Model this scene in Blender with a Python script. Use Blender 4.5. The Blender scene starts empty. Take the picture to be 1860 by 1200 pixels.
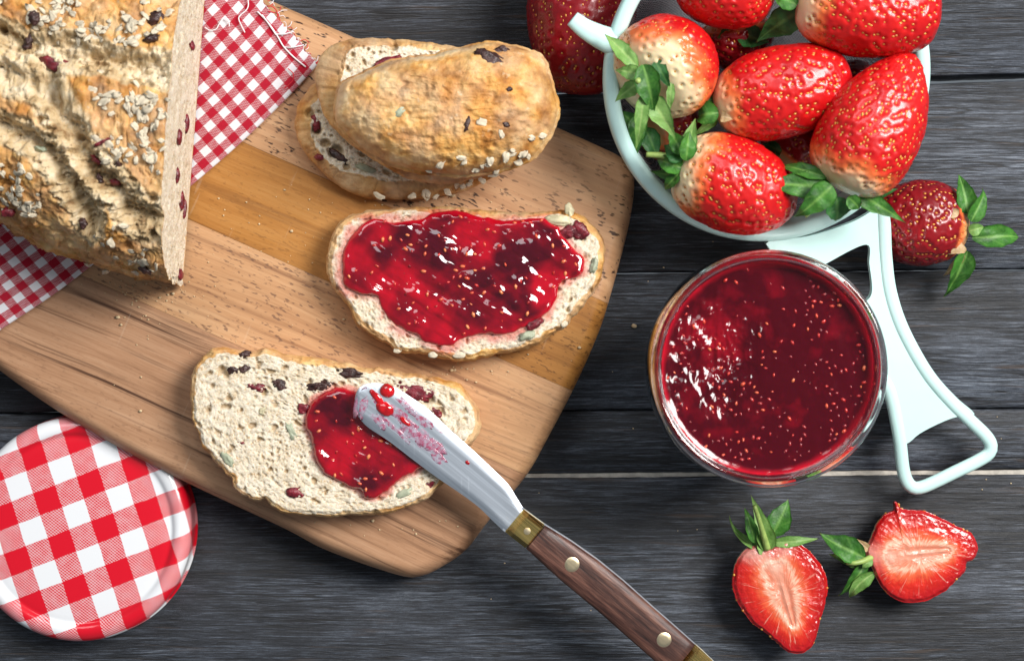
import bpy, bmesh, math, random
import numpy as np
from mathutils import Vector, Matrix

# ------------------------------------------------------------------ camera, light, exposure
SC = bpy.context.scene
COL = SC.collection
MM = 0.001
CAMZ = 620.0                      # camera height above the table, mm
PXMM = 0.18                       # mm per photograph pixel on the table plane

cam_d = bpy.data.cameras.new('camera')
cam = bpy.data.objects.new('camera', cam_d)
COL.objects.link(cam)
cam.location = (0, 0, CAMZ * MM)
cam.rotation_euler = (0, 0, 0)
cam_d.sensor_fit = 'HORIZONTAL'
cam_d.sensor_width = 36.0
cam_d.lens = 36.0 * CAMZ / (1860 * PXMM)
cam_d.clip_start = 0.01
cam_d.clip_end = 20.0
cam_d.dof.use_dof = True
cam_d.dof.focus_distance = (CAMZ - 16) * MM
cam_d.dof.aperture_fstop = 14.0
SC.camera = cam

world = bpy.data.worlds.new('World')
SC.world = world
world.use_nodes = True
bg = world.node_tree.nodes['Background']
bg.inputs[0].default_value = (0.80, 0.90, 1.0, 1)
bg.inputs[1].default_value = 0.21


def area_light(name, loc, target, size, energy, col):
    d = bpy.data.lights.new(name, 'AREA')
    d.shape = 'RECTANGLE'
    d.size, d.size_y = size
    d.energy = energy
    d.color = col
    o = bpy.data.objects.new(name, d)
    COL.objects.link(o)
    o.location = loc
    o.rotation_euler = (Vector(target) - Vector(loc)).to_track_quat('-Z', 'Y').to_euler()
    return o


area_light('window_light', (0.62, 0.34, 0.78), (0.02, 0.0, 0), (0.40, 0.48), 17.5, (1.0, 0.975, 0.94))
area_light('soft_light', (-0.25, 0.75, 0.95), (0, 0, 0), (0.70, 0.50), 5.2, (0.93, 0.97, 1.0))

SC.view_settings.view_transform = 'Standard'
SC.view_settings.look = 'None'
SC.view_settings.exposure = 0.0
SC.view_settings.gamma = 1.0
SC.view_settings.use_curve_mapping = False
SC.render.engine = 'CYCLES'
SC.cycles.use_denoising = True
SC.cycles.max_bounces = 10
SC.cycles.transmission_bounces = 8
SC.cycles.transparent_max_bounces = 12

rng = np.random.default_rng(7)
random.seed(7)


# ------------------------------------------------------------------ helpers: places, noise, meshes
def P(px, py, z=0.0):
    """the point at height z (mm) that stands at this place of the table plan, in mm"""
    s = PXMM * (1 - z / CAMZ)
    return np.array([(px - 930) * s, (600 - py) * s, z])


def PL(pts, z):
    return np.array([P(x, y, z) for x, y in pts])


def zoomed(pts, ox, oy, k):
    return [(ox + x / k, oy + y / k) for x, y in pts]


def _hash(ix, iy, iz, seed):
    h = (ix.astype(np.int64) * 374761393 + iy.astype(np.int64) * 668265263 + iz.astype(np.int64) * 2147483647 + seed * 974634777) & 0xFFFFFFFF
    h = ((h ^ (h >> 13)) * 1274126177) & 0xFFFFFFFF
    h = ((h ^ (h >> 16)) * 2246822519) & 0xFFFFFFFF
    h = h ^ (h >> 15)
    return (h & 0xFFFFFF) / float(0x1000000)


def vnoise(p, seed=0):
    p = np.asarray(p, float)
    i = np.floor(p).astype(np.int64)
    f = p - i
    f = f * f * f * (f * (f * 6 - 15) + 10)
    out = 0
    for dx in (0, 1):
        wx = f[:, 0] if dx else 1 - f[:, 0]
        for dy in (0, 1):
            wy = f[:, 1] if dy else 1 - f[:, 1]
            for dz in (0, 1):
                wz = f[:, 2] if dz else 1 - f[:, 2]
                out = out + wx * wy * wz * _hash(i[:, 0] + dx, i[:, 1] + dy, i[:, 2] + dz, seed)
    return out * 2 - 1


def fbm(p, octaves=4, seed=0, gain=0.5):
    p = np.asarray(p, float)
    a, s, out = 1.0, 0.0, 0
    for k in range(octaves):
        out = out + a * vnoise(p * (2.03 ** k) + k * 17.3, seed + k)
        s += a
        a *= gain
    return out / s


def worley(p, seed=0):
    p = np.asarray(p, float)
    i = np.floor(p).astype(np.int64)
    best = np.full(len(p), 9.0)
    for dx in (-1, 0, 1):
        for dy in (-1, 0, 1):
            for dz in (-1, 0, 1):
                c = i + np.array([dx, dy, dz])
                q = np.stack([c[:, k] + _hash(c[:, 0], c[:, 1], c[:, 2], seed + 31 * k) for k in range(3)], 1)
                best = np.minimum(best, ((q - p) ** 2).sum(1))
    return np.sqrt(best)


def sstep(a, b, x):
    t = np.clip((np.asarray(x, float) - a) / (b - a), 0, 1)
    return t * t * (3 - 2 * t)


def spline(pts, n, closed=True):
    """Catmull-Rom through the points, resampled to n even steps"""
    p = np.array(pts, float)
    m = len(p)
    out = []
    segs = m if closed else m - 1
    for k in range(segs):
        if closed:
            a, b, c, d = p[(k - 1) % m], p[k], p[(k + 1) % m], p[(k + 2) % m]
        else:
            a, b, c, d = p[max(k - 1, 0)], p[k], p[k + 1], p[min(k + 2, m - 1)]
        for t in np.linspace(0, 1, 12, endpoint=False):
            out.append(0.5 * ((2 * b) + (-a + c) * t + (2 * a - 5 * b + 4 * c - d) * t * t + (-a + 3 * b - 3 * c + d) * t ** 3))
    out.append(p[0] if closed else p[-1])
    out = np.array(out)
    L = np.concatenate([[0], np.cumsum(np.linalg.norm(np.diff(out, axis=0), axis=1))])
    s = np.linspace(0, L[-1], n, endpoint=not closed)
    return np.stack([np.interp(s, L, out[:, k]) for k in range(out.shape[1])], 1)


def grid_faces(nu, nv, wrap_u=False, wrap_v=False, off=0, flip=False):
    """vertex index = i * nv + j"""
    i, j = np.meshgrid(np.arange(nu if wrap_u else nu - 1), np.arange(nv if wrap_v else nv - 1), indexing='ij')
    i, j = i.ravel(), j.ravel()
    i2, j2 = (i + 1) % nu, (j + 1) % nv
    f = np.stack([i * nv + j, i2 * nv + j, i2 * nv + j2, i * nv + j2], 1) + off
    return f[:, ::-1] if flip else f


def new_mesh(name, V, F, smooth=True, attrs=None, uv=None):
    me = bpy.data.meshes.new(name)
    V = np.asarray(V, float) * MM
    F = [list(map(int, f)) for f in F]
    me.from_pydata(V.tolist(), [], F)
    if attrs:
        for k, a in attrs.items():
            at = me.attributes.new(k, 'FLOAT', 'POINT')
            at.data.foreach_set('value', np.asarray(a, np.float32))
    if uv is not None:
        lay = me.uv_layers.new(name='UVMap')
        li = np.zeros(len(me.loops), np.int32)
        me.loops.foreach_get('vertex_index', li)
        lay.data.foreach_set('uv', np.asarray(uv, np.float32)[li].ravel())
    if smooth:
        me.polygons.foreach_set('use_smooth', np.ones(len(me.polygons), bool))
    me.update()
    return me


BASE = {}


def thing(name, label, cat, base, group=None):
    o = bpy.data.objects.new(name, None)
    o.empty_display_size = 0.01
    COL.objects.link(o)
    o.location = Vector(base) * MM
    BASE[o.name] = np.array(base, float)
    o['label'] = label
    o['category'] = cat
    if group:
        o['group'] = group
    return o


def link(name, me, mat, parent=None, kind=None, label=None):
    o = bpy.data.objects.new(name, me)
    COL.objects.link(o)
    if mat and not me.materials:
        me.materials.append(mat)
    if parent:
        o.parent = parent
        BASE[o.name] = BASE[parent.name]
    if kind:
        o['kind'] = kind
    if label:
        o['label'] = label
    return o


def part(name, V, F, mat, parent, smooth=True, attrs=None, uv=None, kind=None, sharp=None, label=None):
    """a mesh given in world mm, as a child of its thing"""
    V = np.asarray(V, float) - BASE[parent.name]
    me = new_mesh(name, V, F, smooth, attrs, uv)
    if sharp is not None:
        me.set_sharp_from_angle(angle=math.radians(sharp))
    return link(name, me, mat, parent, kind, label)


def single(name, V, F, mat, label, cat, base, group=None, **kw):
    V = np.asarray(V, float) - np.array(base, float)
    me = new_mesh(name, V, F, kw.pop('smooth', True), kw.pop('attrs', None), kw.pop('uv', None))
    o = link(name, me, mat)
    o.location = Vector(base) * MM
    BASE[o.name] = np.array(base, float)
    if label:
        o['label'] = label
    if cat:
        o['category'] = cat
    if group:
        o['group'] = group
    return o


def tube(path, r, n=8, taper=None, flat=1.0):
    """a swept tube with closed ends"""
    path = np.asarray(path, float)
    m = len(path)
    T = np.gradient(path, axis=0)
    T /= np.linalg.norm(T, axis=1)[:, None] + 1e-12
    V = []
    up = np.array([0, 0, 1.0])
    for k in range(m):
        a = np.cross(T[k], up)
        if np.linalg.norm(a) < 1e-3:
            a = np.array([1.0, 0, 0])
        a /= np.linalg.norm(a)
        b = np.cross(a, T[k])
        rr = r * (taper[k] if taper is not None else 1)
        for j in range(n):
            t = 2 * math.pi * j / n
            V.append(path[k] + rr * (a * math.cos(t) + b * math.sin(t) * flat))
    F = grid_faces(m, n, wrap_v=True).tolist()
    F.append(list(range(n)))
    F.append(list(range((m - 1) * n, m * n))[::-1])
    return np.array(V), F


def lathe(profile, center, n=96, axis=None):
    """profile: (r, z) pairs, turned around a vertical axis at center"""
    pr = np.array(profile, float)
    a = np.linspace(0, 2 * math.pi, n, endpoint=False)
    V = np.zeros((len(pr), n, 3))
    V[:, :, 0] = center[0] + pr[:, 0][:, None] * np.cos(a)
    V[:, :, 1] = center[1] + pr[:, 0][:, None] * np.sin(a)
    V[:, :, 2] = center[2] + pr[:, 1][:, None]
    return V.reshape(-1, 3), grid_faces(len(pr), n, wrap_v=True, flip=True).tolist()


def ico(sub=1):
    bm = bmesh.new()
    bmesh.ops.create_icosphere(bm, subdivisions=sub, radius=1)
    V = np.array([v.co[:] for v in bm.verts])
    F = [[v.index for v in f.verts] for f in bm.faces]
    bm.free()
    return V, F


ICO1, ICO2, ICO3 = ico(1), ico(2), ico(3)


def lump(seed, size, base=ICO2, amp=0.25, freq=1.3):
    V, F = base
    d = 1 + amp * fbm(V * freq + seed * 9.7, 3, seed)
    return V * d[:, None] * np.array(size), F


def frame_from(n, ref=None):
    n = np.asarray(n, float)
    n = n / np.linalg.norm(n)
    ref = np.array([0, 0, 1.0]) if ref is None else np.asarray(ref, float)
    if abs(np.dot(ref, n)) > 0.95:
        ref = np.array([1.0, 0, 0])
    a = np.cross(ref, n)
    a /= np.linalg.norm(a)
    b = np.cross(n, a)
    return a, b, n


# ------------------------------------------------------------------ helpers: node materials
class G:
    def __init__(self, name, rough=0.5, spec=0.5):
        self.m = bpy.data.materials.new(name)
        self.m.use_nodes = True
        self.t = self.m.node_tree
        self.b = self.t.nodes['Principled BSDF']
        self.b.inputs['Roughness'].default_value = rough
        self.b.inputs['Specular IOR Level'].default_value = spec
        self._co = None

    def put(self, sock, v):
        if hasattr(v, 'is_linked') or isinstance(v, bpy.types.NodeSocket):
            self.t.links.new(v, sock)
        elif isinstance(v, (tuple, list)):
            if len(v) == 3 and sock.type == 'RGBA':
                v = (*v, 1)
            sock.default_value = v
        else:
            sock.default_value = v

    def node(self, typ, **props):
        n = self.t.nodes.new(typ)
        for k, v in props.items():
            setattr(n, k, v)
        return n

    def set(self, **kw):
        for k, v in kw.items():
            self.put(self.b.inputs[k.replace('_', ' ')], v)
        return self

    def co(self):
        if self._co is None:
            self._co = self.node('ShaderNodeTexCoord').outputs['Object']
        return self._co

    def uv(self):
        return self.node('ShaderNodeTexCoord').outputs['UV']

    def map(self, vec, scale=(1, 1, 1), rot=(0, 0, 0), loc=(0, 0, 0)):
        n = self.node('ShaderNodeMapping')
        self.put(n.inputs['Vector'], vec)
        n.inputs['Scale'].default_value = scale
        n.inputs['Rotation'].default_value = rot
        n.inputs['Location'].default_value = loc
        return n.outputs[0]

    def noise(self, vec, scale, detail=3, rough=0.5, dist=0.0):
        n = self.node('ShaderNodeTexNoise')
        self.put(n.inputs['Vector'], vec)
        n.inputs['Scale'].default_value = scale
        n.inputs['Detail'].default_value = detail
        n.inputs['Roughness'].default_value = rough
        n.inputs['Distortion'].default_value = dist
        return n.outputs['Fac']

    def voro(self, vec, scale, feature='F1', out='Distance'):
        n = self.node('ShaderNodeTexVoronoi', feature=feature)
        self.put(n.inputs['Vector'], vec)
        n.inputs['Scale'].default_value = scale
        return n.outputs[out]

    def math(self, op, a, b=0.0, c=None, clamp=False):
        n = self.node('ShaderNodeMath', operation=op, use_clamp=clamp)
        self.put(n.inputs[0], a)
        self.put(n.inputs[1], b)
        if c is not None:
            self.put(n.inputs[2], c)
        return n.outputs[0]

    def rng(self, v, a, b, c=0.0, d=1.0, smooth=True):
        n = self.node('ShaderNodeMapRange', interpolation_type='SMOOTHSTEP' if smooth else 'LINEAR')
        self.put(n.inputs[0], v)
        for k, x in zip((1, 2, 3, 4), (a, b, c, d)):
            n.inputs[k].default_value = x
        return n.outputs[0]

    def ramp(self, fac, stops):
        n = self.node('ShaderNodeValToRGB')
        e = n.color_ramp.elements
        while len(e) < len(stops):
            e.new(0.5)
        for x, (p, c) in zip(e, stops):
            x.position = p
            x.color = (*c, 1) if len(c) == 3 else c
        self.put(n.inputs[0], fac)
        return n.outputs[0]

    def mix(self, fac, a, b, blend='MIX'):
        n = self.node('ShaderNodeMix', data_type='RGBA', blend_type=blend)
        self.put(n.inputs[0], fac)
        self.put(n.inputs[6], a)
        self.put(n.inputs[7], b)
        return n.outputs[2]

    def attr(self, name):
        n = self.node('ShaderNodeAttribute', attribute_name=name)
        return n.outputs['Fac']

    def sep(self, vec):
        n = self.node('ShaderNodeSeparateXYZ')
        self.put(n.inputs[0], vec)
        return n.outputs

    def comb(self, x, y, z=0.0):
        n = self.node('ShaderNodeCombineXYZ')
        for k, v in enumerate((x, y, z)):
            self.put(n.inputs[k], v)
        return n.outputs[0]

    def rand(self):
        return self.node('ShaderNodeObjectInfo').outputs['Random']

    def bump(self, h, strength, dist, prev=None):
        n = self.node('ShaderNodeBump')
        n.inputs['Strength'].default_value = strength
        n.inputs['Distance'].default_value = dist
        self.put(n.inputs['Height'], h)
        if prev is not None:
            self.put(n.inputs['Normal'], prev)
        self.put(self.b.inputs['Normal'], n.outputs[0])
        return n.outputs[0]


def sss(g, w, radius, scale):
    g.set(Subsurface_Weight=w, Subsurface_Radius=radius, Subsurface_Scale=scale)


# ---- weathered dark table wood
def m_table():
    g = G('weathered_dark_wood', 0.5, 0.45)
    c = g.co()
    off = g.math('MULTIPLY', g.rand(), 3.0)
    s = g.sep(c)
    c2 = g.comb(g.math('ADD', s[0], off), g.math('ADD', s[1], off), s[2])
    wob = g.noise(g.map(c2, (8, 30, 8)), 1, 3)
    sw = g.sep(c2)
    cw = g.comb(sw[0], g.math('ADD', sw[1], g.math('MULTIPLY', wob, 0.005)), sw[2])
    fine = g.noise(g.map(cw, (70, 1700, 200)), 1, 6, 0.9)
    mid = g.noise(g.map(cw, (10, 300, 60)), 1, 6, 0.75)
    big = g.noise(g.map(c2, (9, 40, 10)), 1, 3)
    f = g.math('ADD', g.math('MULTIPLY', fine, 0.78), g.math('MULTIPLY', mid, 0.32))
    f = g.math('ADD', f, g.math('MULTIPLY', g.math('SUBTRACT', big, 0.5), 0.28))
    col = g.ramp(f, [(0.47, (0.0045, 0.0053, 0.0075)), (0.54, (0.015, 0.018, 0.025)), (0.60, (0.046, 0.055, 0.073)), (0.70, (0.16, 0.185, 0.225))])
    ridge = g.math('ABSOLUTE', g.math('SUBTRACT', g.noise(g.map(cw, (13, 360, 60), loc=(5, 2, 0)), 1, 2, 0.5), 0.5))
    ridge2 = g.math('ABSOLUTE', g.math('SUBTRACT', g.noise(g.map(cw, (20, 620, 60), loc=(1, 8, 0)), 1, 2, 0.5), 0.5))
    crack = g.math('MAXIMUM', g.rng(ridge, 0.022, 0.008), g.math('MULTIPLY', g.rng(ridge2, 0.03, 0.01), 0.7))
    crack = g.math('MULTIPLY', crack, g.rng(g.noise(g.map(c2, (30, 60, 10), loc=(4, 4, 0)), 1, 2), 0.38, 0.52))
    col = g.mix(g.math('MULTIPLY', crack, 0.92), col, (0.003, 0.003, 0.004))
    warm = g.rng(g.noise(g.map(cw, (30, 500, 60), loc=(3, 1, 0)), 1, 3), 0.60, 0.72)
    col = g.mix(g.math('MULTIPLY', warm, 0.5), col, (0.060, 0.036, 0.022))
    dust = g.rng(g.noise(c2, 1100, 2), 0.76, 0.80)
    col = g.mix(g.math('MULTIPLY', dust, 0.3), col, (0.32, 0.34, 0.36))
    g.set(Base_Color=col, Roughness=g.rng(fine, 0.3, 0.7, 0.62, 0.42))
    g.bump(g.math('SUBTRACT', fine, g.math('MULTIPLY', crack, 0.5)), 0.45, 0.0005)
    return g.m


# ---- glued board strips
def m_strip(name, cols, fleck, streak, seed, fleck_size=1.0):
    g = G(name, 0.48, 0.35)
    c = g.map(g.co(), rot=(0, 0, math.radians(24.0)), loc=(seed * 0.37, seed * 0.21, 0))
    wob = g.noise(g.map(c, (9, 24, 9)), 1, 2)
    s = g.sep(c)
    cw = g.comb(s[0], g.math('ADD', s[1], g.math('MULTIPLY', wob, 0.010)), s[2])
    band = g.noise(g.map(cw, (7, 150, 40)), 1, 5, 0.62)
    fine = g.noise(g.map(cw, (70, 1500, 200)), 1, 4, 0.65)
    f = g.math('ADD', g.math('MULTIPLY', band, 0.65), g.math('MULTIPLY', fine, 0.35))
    col = g.ramp(f, [(0.30, cols[0]), (0.5, cols[1]), (0.70, cols[2])])
    st = g.rng(g.noise(g.map(cw, (7, 330, 60), loc=(1.3, 2.2, 0)), 1, 5, 0.66), 0.50, 0.68)
    col = g.mix(g.math('MULTIPLY', st, streak), col, cols[3])
    fl = g.noise(g.map(cw, (400 / fleck_size, 1250 / fleck_size, 300), loc=(0.2, 4.2, 0)), 1, 2, 0.5)
    reg = g.rng(g.noise(g.map(c, (11, 20, 10), loc=(2, 5, 0)), 1, 2), 0.36, 0.56, 0.30, 1.0)
    fl = g.math('MULTIPLY', g.rng(fl, 0.58, 0.68), reg)
    col = g.mix(g.math('MULTIPLY', fl, fleck), col, cols[4])
    scr = g.rng(g.noise(g.map(c, (500, 30, 30), rot=(0, 0, 0.7)), 1, 2), 0.70, 0.76)
    col = g.mix(g.math('MULTIPLY', scr, 0.12), col, (0.75, 0.6, 0.45))
    g.set(Base_Color=col, Roughness=g.rng(fine, 0.3, 0.7, 0.42, 0.58))
    b = g.bump(fine, 0.22, 0.0002)
    g.bump(fl, -0.35, 0.0002, b)
    return g.m


# ---- gingham weave, uv counted in checks
def m_gingham(name, red, white, thread, rough, coat=0.0, soft=0.03):
    g = G(name, rough, 0.3)
    uv = g.uv()
    wig = g.noise(uv, 0.9, 2)
    s = g.sep(uv)
    u = g.math('ADD', s[0], g.math('MULTIPLY', g.math('SUBTRACT', wig, 0.5), 0.12))
    v = g.math('ADD', s[1], g.math('MULTIPLY', g.math('SUBTRACT', wig, 0.5), -0.10))

    def stripe(x):
        t = g.math('PINGPONG', x, 1.0)
        return g.rng(t, 0.5 - soft, 0.5 + soft)
    a, b = stripe(u), stripe(v)
    both = g.math('MULTIPLY', a, b)
    one = g.math('ABSOLUTE', g.math('SUBTRACT', a, b))
    tw = g.math('SINE', g.math('MULTIPLY', g.math('ADD', u, g.math('MULTIPLY', v, 0.62)), 6.283 * thread))
    tw2 = g.math('SINE', g.math('MULTIPLY', g.math('SUBTRACT', g.math('MULTIPLY', u, 0.35), v), 6.283 * thread))
    wv = g.rng(g.math('ADD', g.math('MULTIPLY', tw, 0.6), g.math('MULTIPLY', tw2, 0.4)), -0.4, 0.4, 0.48, 1.0) if coat else g.rng(g.math('ADD', g.math('MULTIPLY', tw, 0.6), g.math('MULTIPLY', tw2, 0.4)), -0.4, 0.4, 0.62, 1.0)
    var = g.noise(uv, 2.3, 3)
    fac = g.math('ADD', both, g.math('MULTIPLY', one, g.math('MULTIPLY', wv, g.rng(var, 0.2, 0.8, 0.85, 1.1))), clamp=True)
    col = g.mix(fac, white, red)
    g.set(Base_Color=col)
    if coat:
        g.set(Coat_Weight=coat, Coat_Roughness=0.06)
    else:
        g.set(Sheen_Weight=0.15)
        wx = g.math('MULTIPLY', g.math('SINE', g.math('MULTIPLY', u, 6.283 * thread)), g.math('SINE', g.math('MULTIPLY', v, 6.283 * thread)))
        g.bump(wx, 0.5, 0.00012)
    return g.m


# ---- bread
def m_bread():
    """attributes: crust 0..1, toast 0..1 (browner), torn 0..1 (moist torn dough)"""
    g = G('bread', 0.75, 0.25)
    c = g.co()
    n1 = g.noise(c, 1500, 3, 0.6)
    n2 = g.noise(c, 260, 4, 0.6)
    n3 = g.noise(c, 90, 3, 0.55)
    crumb = g.ramp(g.math('ADD', g.math('MULTIPLY', n1, 0.5), g.math('MULTIPLY', n2, 0.5)),
                   [(0.30, (0.38, 0.27, 0.155)), (0.42, (0.62, 0.51, 0.36)), (0.57, (0.78, 0.695, 0.56))])
    grain = g.rng(g.noise(c, 900, 2), 0.62, 0.70)
    crumb = g.mix(g.math('MULTIPLY', grain, 0.65), crumb, (0.47, 0.27, 0.11))
    crust = g.ramp(g.math('ADD', g.math('MULTIPLY', n3, 0.55), g.math('MULTIPLY', n2, 0.45)),
                   [(0.32, (0.24, 0.085, 0.016)), (0.43, (0.50, 0.21, 0.045)), (0.53, (0.66, 0.35, 0.10)), (0.66, (0.78, 0.54, 0.25))])
    flour = g.rng(g.noise(c, 420, 5, 0.7), 0.58, 0.72)
    fa = g.attr('flour')
    crust = g.mix(g.math('MULTIPLY', g.math('ADD', g.math('MULTIPLY', flour, 0.55), g.math('MULTIPLY', fa, 0.75), clamp=True), 0.85), crust, g.mix(n2, (0.58, 0.42, 0.24), (0.80, 0.70, 0.54)))
    brown = g.ramp(n2, [(0.35, (0.11, 0.035, 0.009)), (0.65, (0.36, 0.135, 0.030))])
    crust = g.mix(g.math('MULTIPLY', g.attr('toast'), 0.75), crust, brown)
    torn = g.ramp(g.math('ADD', g.math('MULTIPLY', n3, 0.5), g.math('MULTIPLY', n2, 0.5)),
                  [(0.36, (0.24, 0.14, 0.06)), (0.46, (0.53, 0.39, 0.215)), (0.60, (0.73, 0.605, 0.425))])
    crust = g.mix(g.attr('torn'), crust, torn)
    cr = g.attr('crust')
    cr = g.math('ADD', cr, g.math('MULTIPLY', g.math('SUBTRACT', n2, 0.5), 0.9))
    cr = g.rng(cr, 0.35, 0.65)
    col = g.mix(cr, crumb, crust)
    col = g.mix(g.math('MULTIPLY', g.attr('hole'), 0.65), col, (0.36, 0.22, 0.09))
    col = g.mix(g.math('MULTIPLY', g.attr('stain'), 0.8), col, (0.52, 0.045, 0.05))
    g.set(Base_Color=col, Roughness=g.rng(cr, 0, 1, 0.85, 0.62))
    sss(g, 0.12, (1.0, 0.6, 0.3), 0.0012)
    b = g.bump(n2, 0.5, 0.0010)
    g.bump(n1, 0.5, 0.0004, b)
    return g.m


def m_plain(name, col, rough=0.5, vary=0.25, scale=400, bump=0.3, bdist=0.0004, metal=0.0, spec=0.5, coat=0.0, col2=None):
    g = G(name, rough, spec)
    n = g.noise(g.co(), scale, 4, 0.6)
    d = col2 or tuple(x * (1 - vary) for x in col)
    g.set(Base_Color=g.mix(g.rng(n, 0.32, 0.68), d, col), Metallic=metal)
    if coat:
        g.set(Coat_Weight=coat, Coat_Roughness=0.05)
    if bump:
        g.bump(n, bump, bdist)
    return g.m


def m_jam(name, deep, thin, rough=0.07, coat=0.6):
    g = G(name, rough, 0.5)
    c = g.co()
    t = g.attr('thick')
    n = g.noise(c, 170, 3, 0.6)
    f = g.math('ADD', g.math('MULTIPLY', t, 0.75), g.math('MULTIPLY', n, 0.35))
    col = g.ramp(f, [(0.25, thin), (0.48, tuple((a + b) / 2 for a, b in zip(deep, thin))), (0.78, deep)])
    g.set(Base_Color=col, Coat_Weight=coat, Coat_Roughness=0.03)
    sss(g, 0.35, (1.0, 0.08, 0.06), 0.002)
    g.bump(g.noise(c, 300, 2, 0.5), 0.14, 0.0006)
    return g.m


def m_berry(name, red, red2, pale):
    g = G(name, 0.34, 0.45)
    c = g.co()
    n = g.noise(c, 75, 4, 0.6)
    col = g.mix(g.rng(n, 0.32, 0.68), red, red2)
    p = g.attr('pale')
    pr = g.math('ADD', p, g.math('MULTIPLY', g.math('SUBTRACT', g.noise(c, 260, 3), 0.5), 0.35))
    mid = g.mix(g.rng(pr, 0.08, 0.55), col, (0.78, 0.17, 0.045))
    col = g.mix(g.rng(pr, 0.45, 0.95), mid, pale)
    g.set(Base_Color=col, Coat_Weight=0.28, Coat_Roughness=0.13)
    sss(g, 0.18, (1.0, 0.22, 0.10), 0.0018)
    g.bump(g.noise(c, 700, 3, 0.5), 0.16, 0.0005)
    return g.m


def m_leaf(name, a, b, rib):
    g = G(name, 0.5, 0.35)
    c = g.co()
    n = g.noise(c, 150, 5, 0.65)
    col = g.mix(g.rng(n, 0.3, 0.7), a, b)
    col = g.mix(g.math('MULTIPLY', g.attr('mid'), 0.75), col, rib)
    tip = g.rng(g.attr('along'), 0.93, 1.0)
    col = g.mix(g.math('MULTIPLY', tip, 0.6), col, (0.22, 0.13, 0.05))
    g.set(Base_Color=col)
    sss(g, 0.15, (0.4, 1.0, 0.15), 0.001)
    b1 = g.bump(g.voro(g.map(c, (1, 1, 1)), 1100), 0.25, 0.0003)
    g.bump(n, 0.3, 0.0005, b1)
    return g.m


def m_cutface():
    """attributes: rr (0 core .. 1 rim), ang (angle/2pi), ax (0 calyx .. 1 tip)"""
    g = G('strawberry_flesh', 0.22, 0.5)
    c = g.co()
    rr, ang, ax = g.attr('rr'), g.attr('ang'), g.attr('ax')
    stv = g.comb(g.math('MULTIPLY', ang, 75.0), g.math('MULTIPLY', rr, 1.1), 0.0)
    st = g.noise(stv, 1.0, 4, 0.7)
    n = g.noise(c, 350, 3)
    f = g.math('ADD', rr, g.math('MULTIPLY', g.math('SUBTRACT', st, 0.5), 0.50))
    f = g.math('ADD', f, g.math('MULTIPLY', g.math('SUBTRACT', n, 0.5), 0.16))
    f = g.math('ADD', f, g.math('MULTIPLY', g.math('SUBTRACT', ax, 0.35), 0.22))
    col = g.ramp(f, [(0.06, (0.72, 0.30, 0.20)), (0.18, (0.70, 0.20, 0.11)), (0.28, (0.80, 0.48, 0.34)), (0.40, (0.72, 0.13, 0.05)), (0.60, (0.60, 0.022, 0.010)), (0.90, (0.42, 0.005, 0.007))])
    vein = g.math('MULTIPLY', g.rng(st, 0.56, 0.66), g.math('MULTIPLY', g.rng(rr, 0.25, 0.45), g.rng(rr, 0.95, 0.70)))
    col = g.mix(g.math('MULTIPLY', vein, 0.45), col, (0.86, 0.48, 0.34))
    w = g.rng(g.math('ADD', ax, g.math('MULTIPLY', rr, 0.22)), 0.08, 0.28, 1.0, 0.0)
    col = g.mix(g.math('MULTIPLY', w, 0.85), col, (0.86, 0.70, 0.58))
    g.set(Base_Color=col, Coat_Weight=0.5, Coat_Roughness=0.08)
    sss(g, 0.15, (1.0, 0.3, 0.15), 0.0008)
    b = g.bump(st, 0.30, 0.0006)
    g.bump(g.noise(c, 900, 3), 0.35, 0.0004, b)
    return g.m


def m_handle_wood():
    g = G('rosewood_handle', 0.42, 0.4)
    c = g.uv()
    f = g.noise(g.map(c, (60, 900, 1)), 1, 6, 0.75)
    f2 = g.noise(g.map(c, (20, 260, 1)), 1, 5, 0.65)
    v = g.math('ADD', g.math('MULTIPLY', f, 0.5), g.math('MULTIPLY', f2, 0.5))
    col = g.ramp(v, [(0.38, (0.012, 0.006, 0.006)), (0.48, (0.058, 0.024, 0.018)), (0.57, (0.14, 0.062, 0.044)), (0.70, (0.30, 0.17, 0.12))])
    g.set(Base_Color=col)
    g.bump(v, 0.6, 0.0004)
    return g.m


def m_metal(name, col, rough, dirvec, amount=0.3):
    g = G(name, rough, 0.5)
    c = g.map(g.co(), rot=(0, 0, dirvec))
    br = g.noise(g.map(c, (14, 1800, 40)), 1, 3, 0.6)
    scr = g.rng(g.noise(g.map(g.co(), (900, 40, 40), rot=(0, 0, 0.4)), 1, 2), 0.66, 0.72)
    g.set(Base_Color=g.mix(g.rng(br, 0.3, 0.7), tuple(x * (1 - amount) for x in col), col), Metallic=1.0,
          Roughness=g.math('ADD', g.rng(br, 0.3, 0.7, rough * 0.93, rough * 1.07), g.math('MULTIPLY', scr, 0.05)))
    g.bump(br, 0.012, 0.0001)
    return g.m


def m_glass():
    g = G('clear_glass', 0.0, 0.5)
    g.set(Base_Color=(0.97, 0.99, 0.985), Transmission_Weight=1.0, IOR=1.48)
    return g.m


def m_sieve():
    g = G('fine_sieve_mesh', 0.4, 0.5)
    uv = g.sep(g.uv())
    a = g.math('ABSOLUTE', g.math('SINE', g.math('MULTIPLY', uv[0], math.pi)))
    b = g.math('ABSOLUTE', g.math('SINE', g.math('MULTIPLY', uv[1], math.pi)))
    hole = g.math('MULTIPLY', g.rng(a, 0.45, 0.62), g.rng(b, 0.45, 0.62))
    al = g.math('SUBTRACT', 1.0, hole)
    g.set(Base_Color=(0.42, 0.42, 0.45), Metallic=0.35, Alpha=al)
    g.bump(g.math('ADD', a, b), 0.6, -0.0002)
    return g.m


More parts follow.
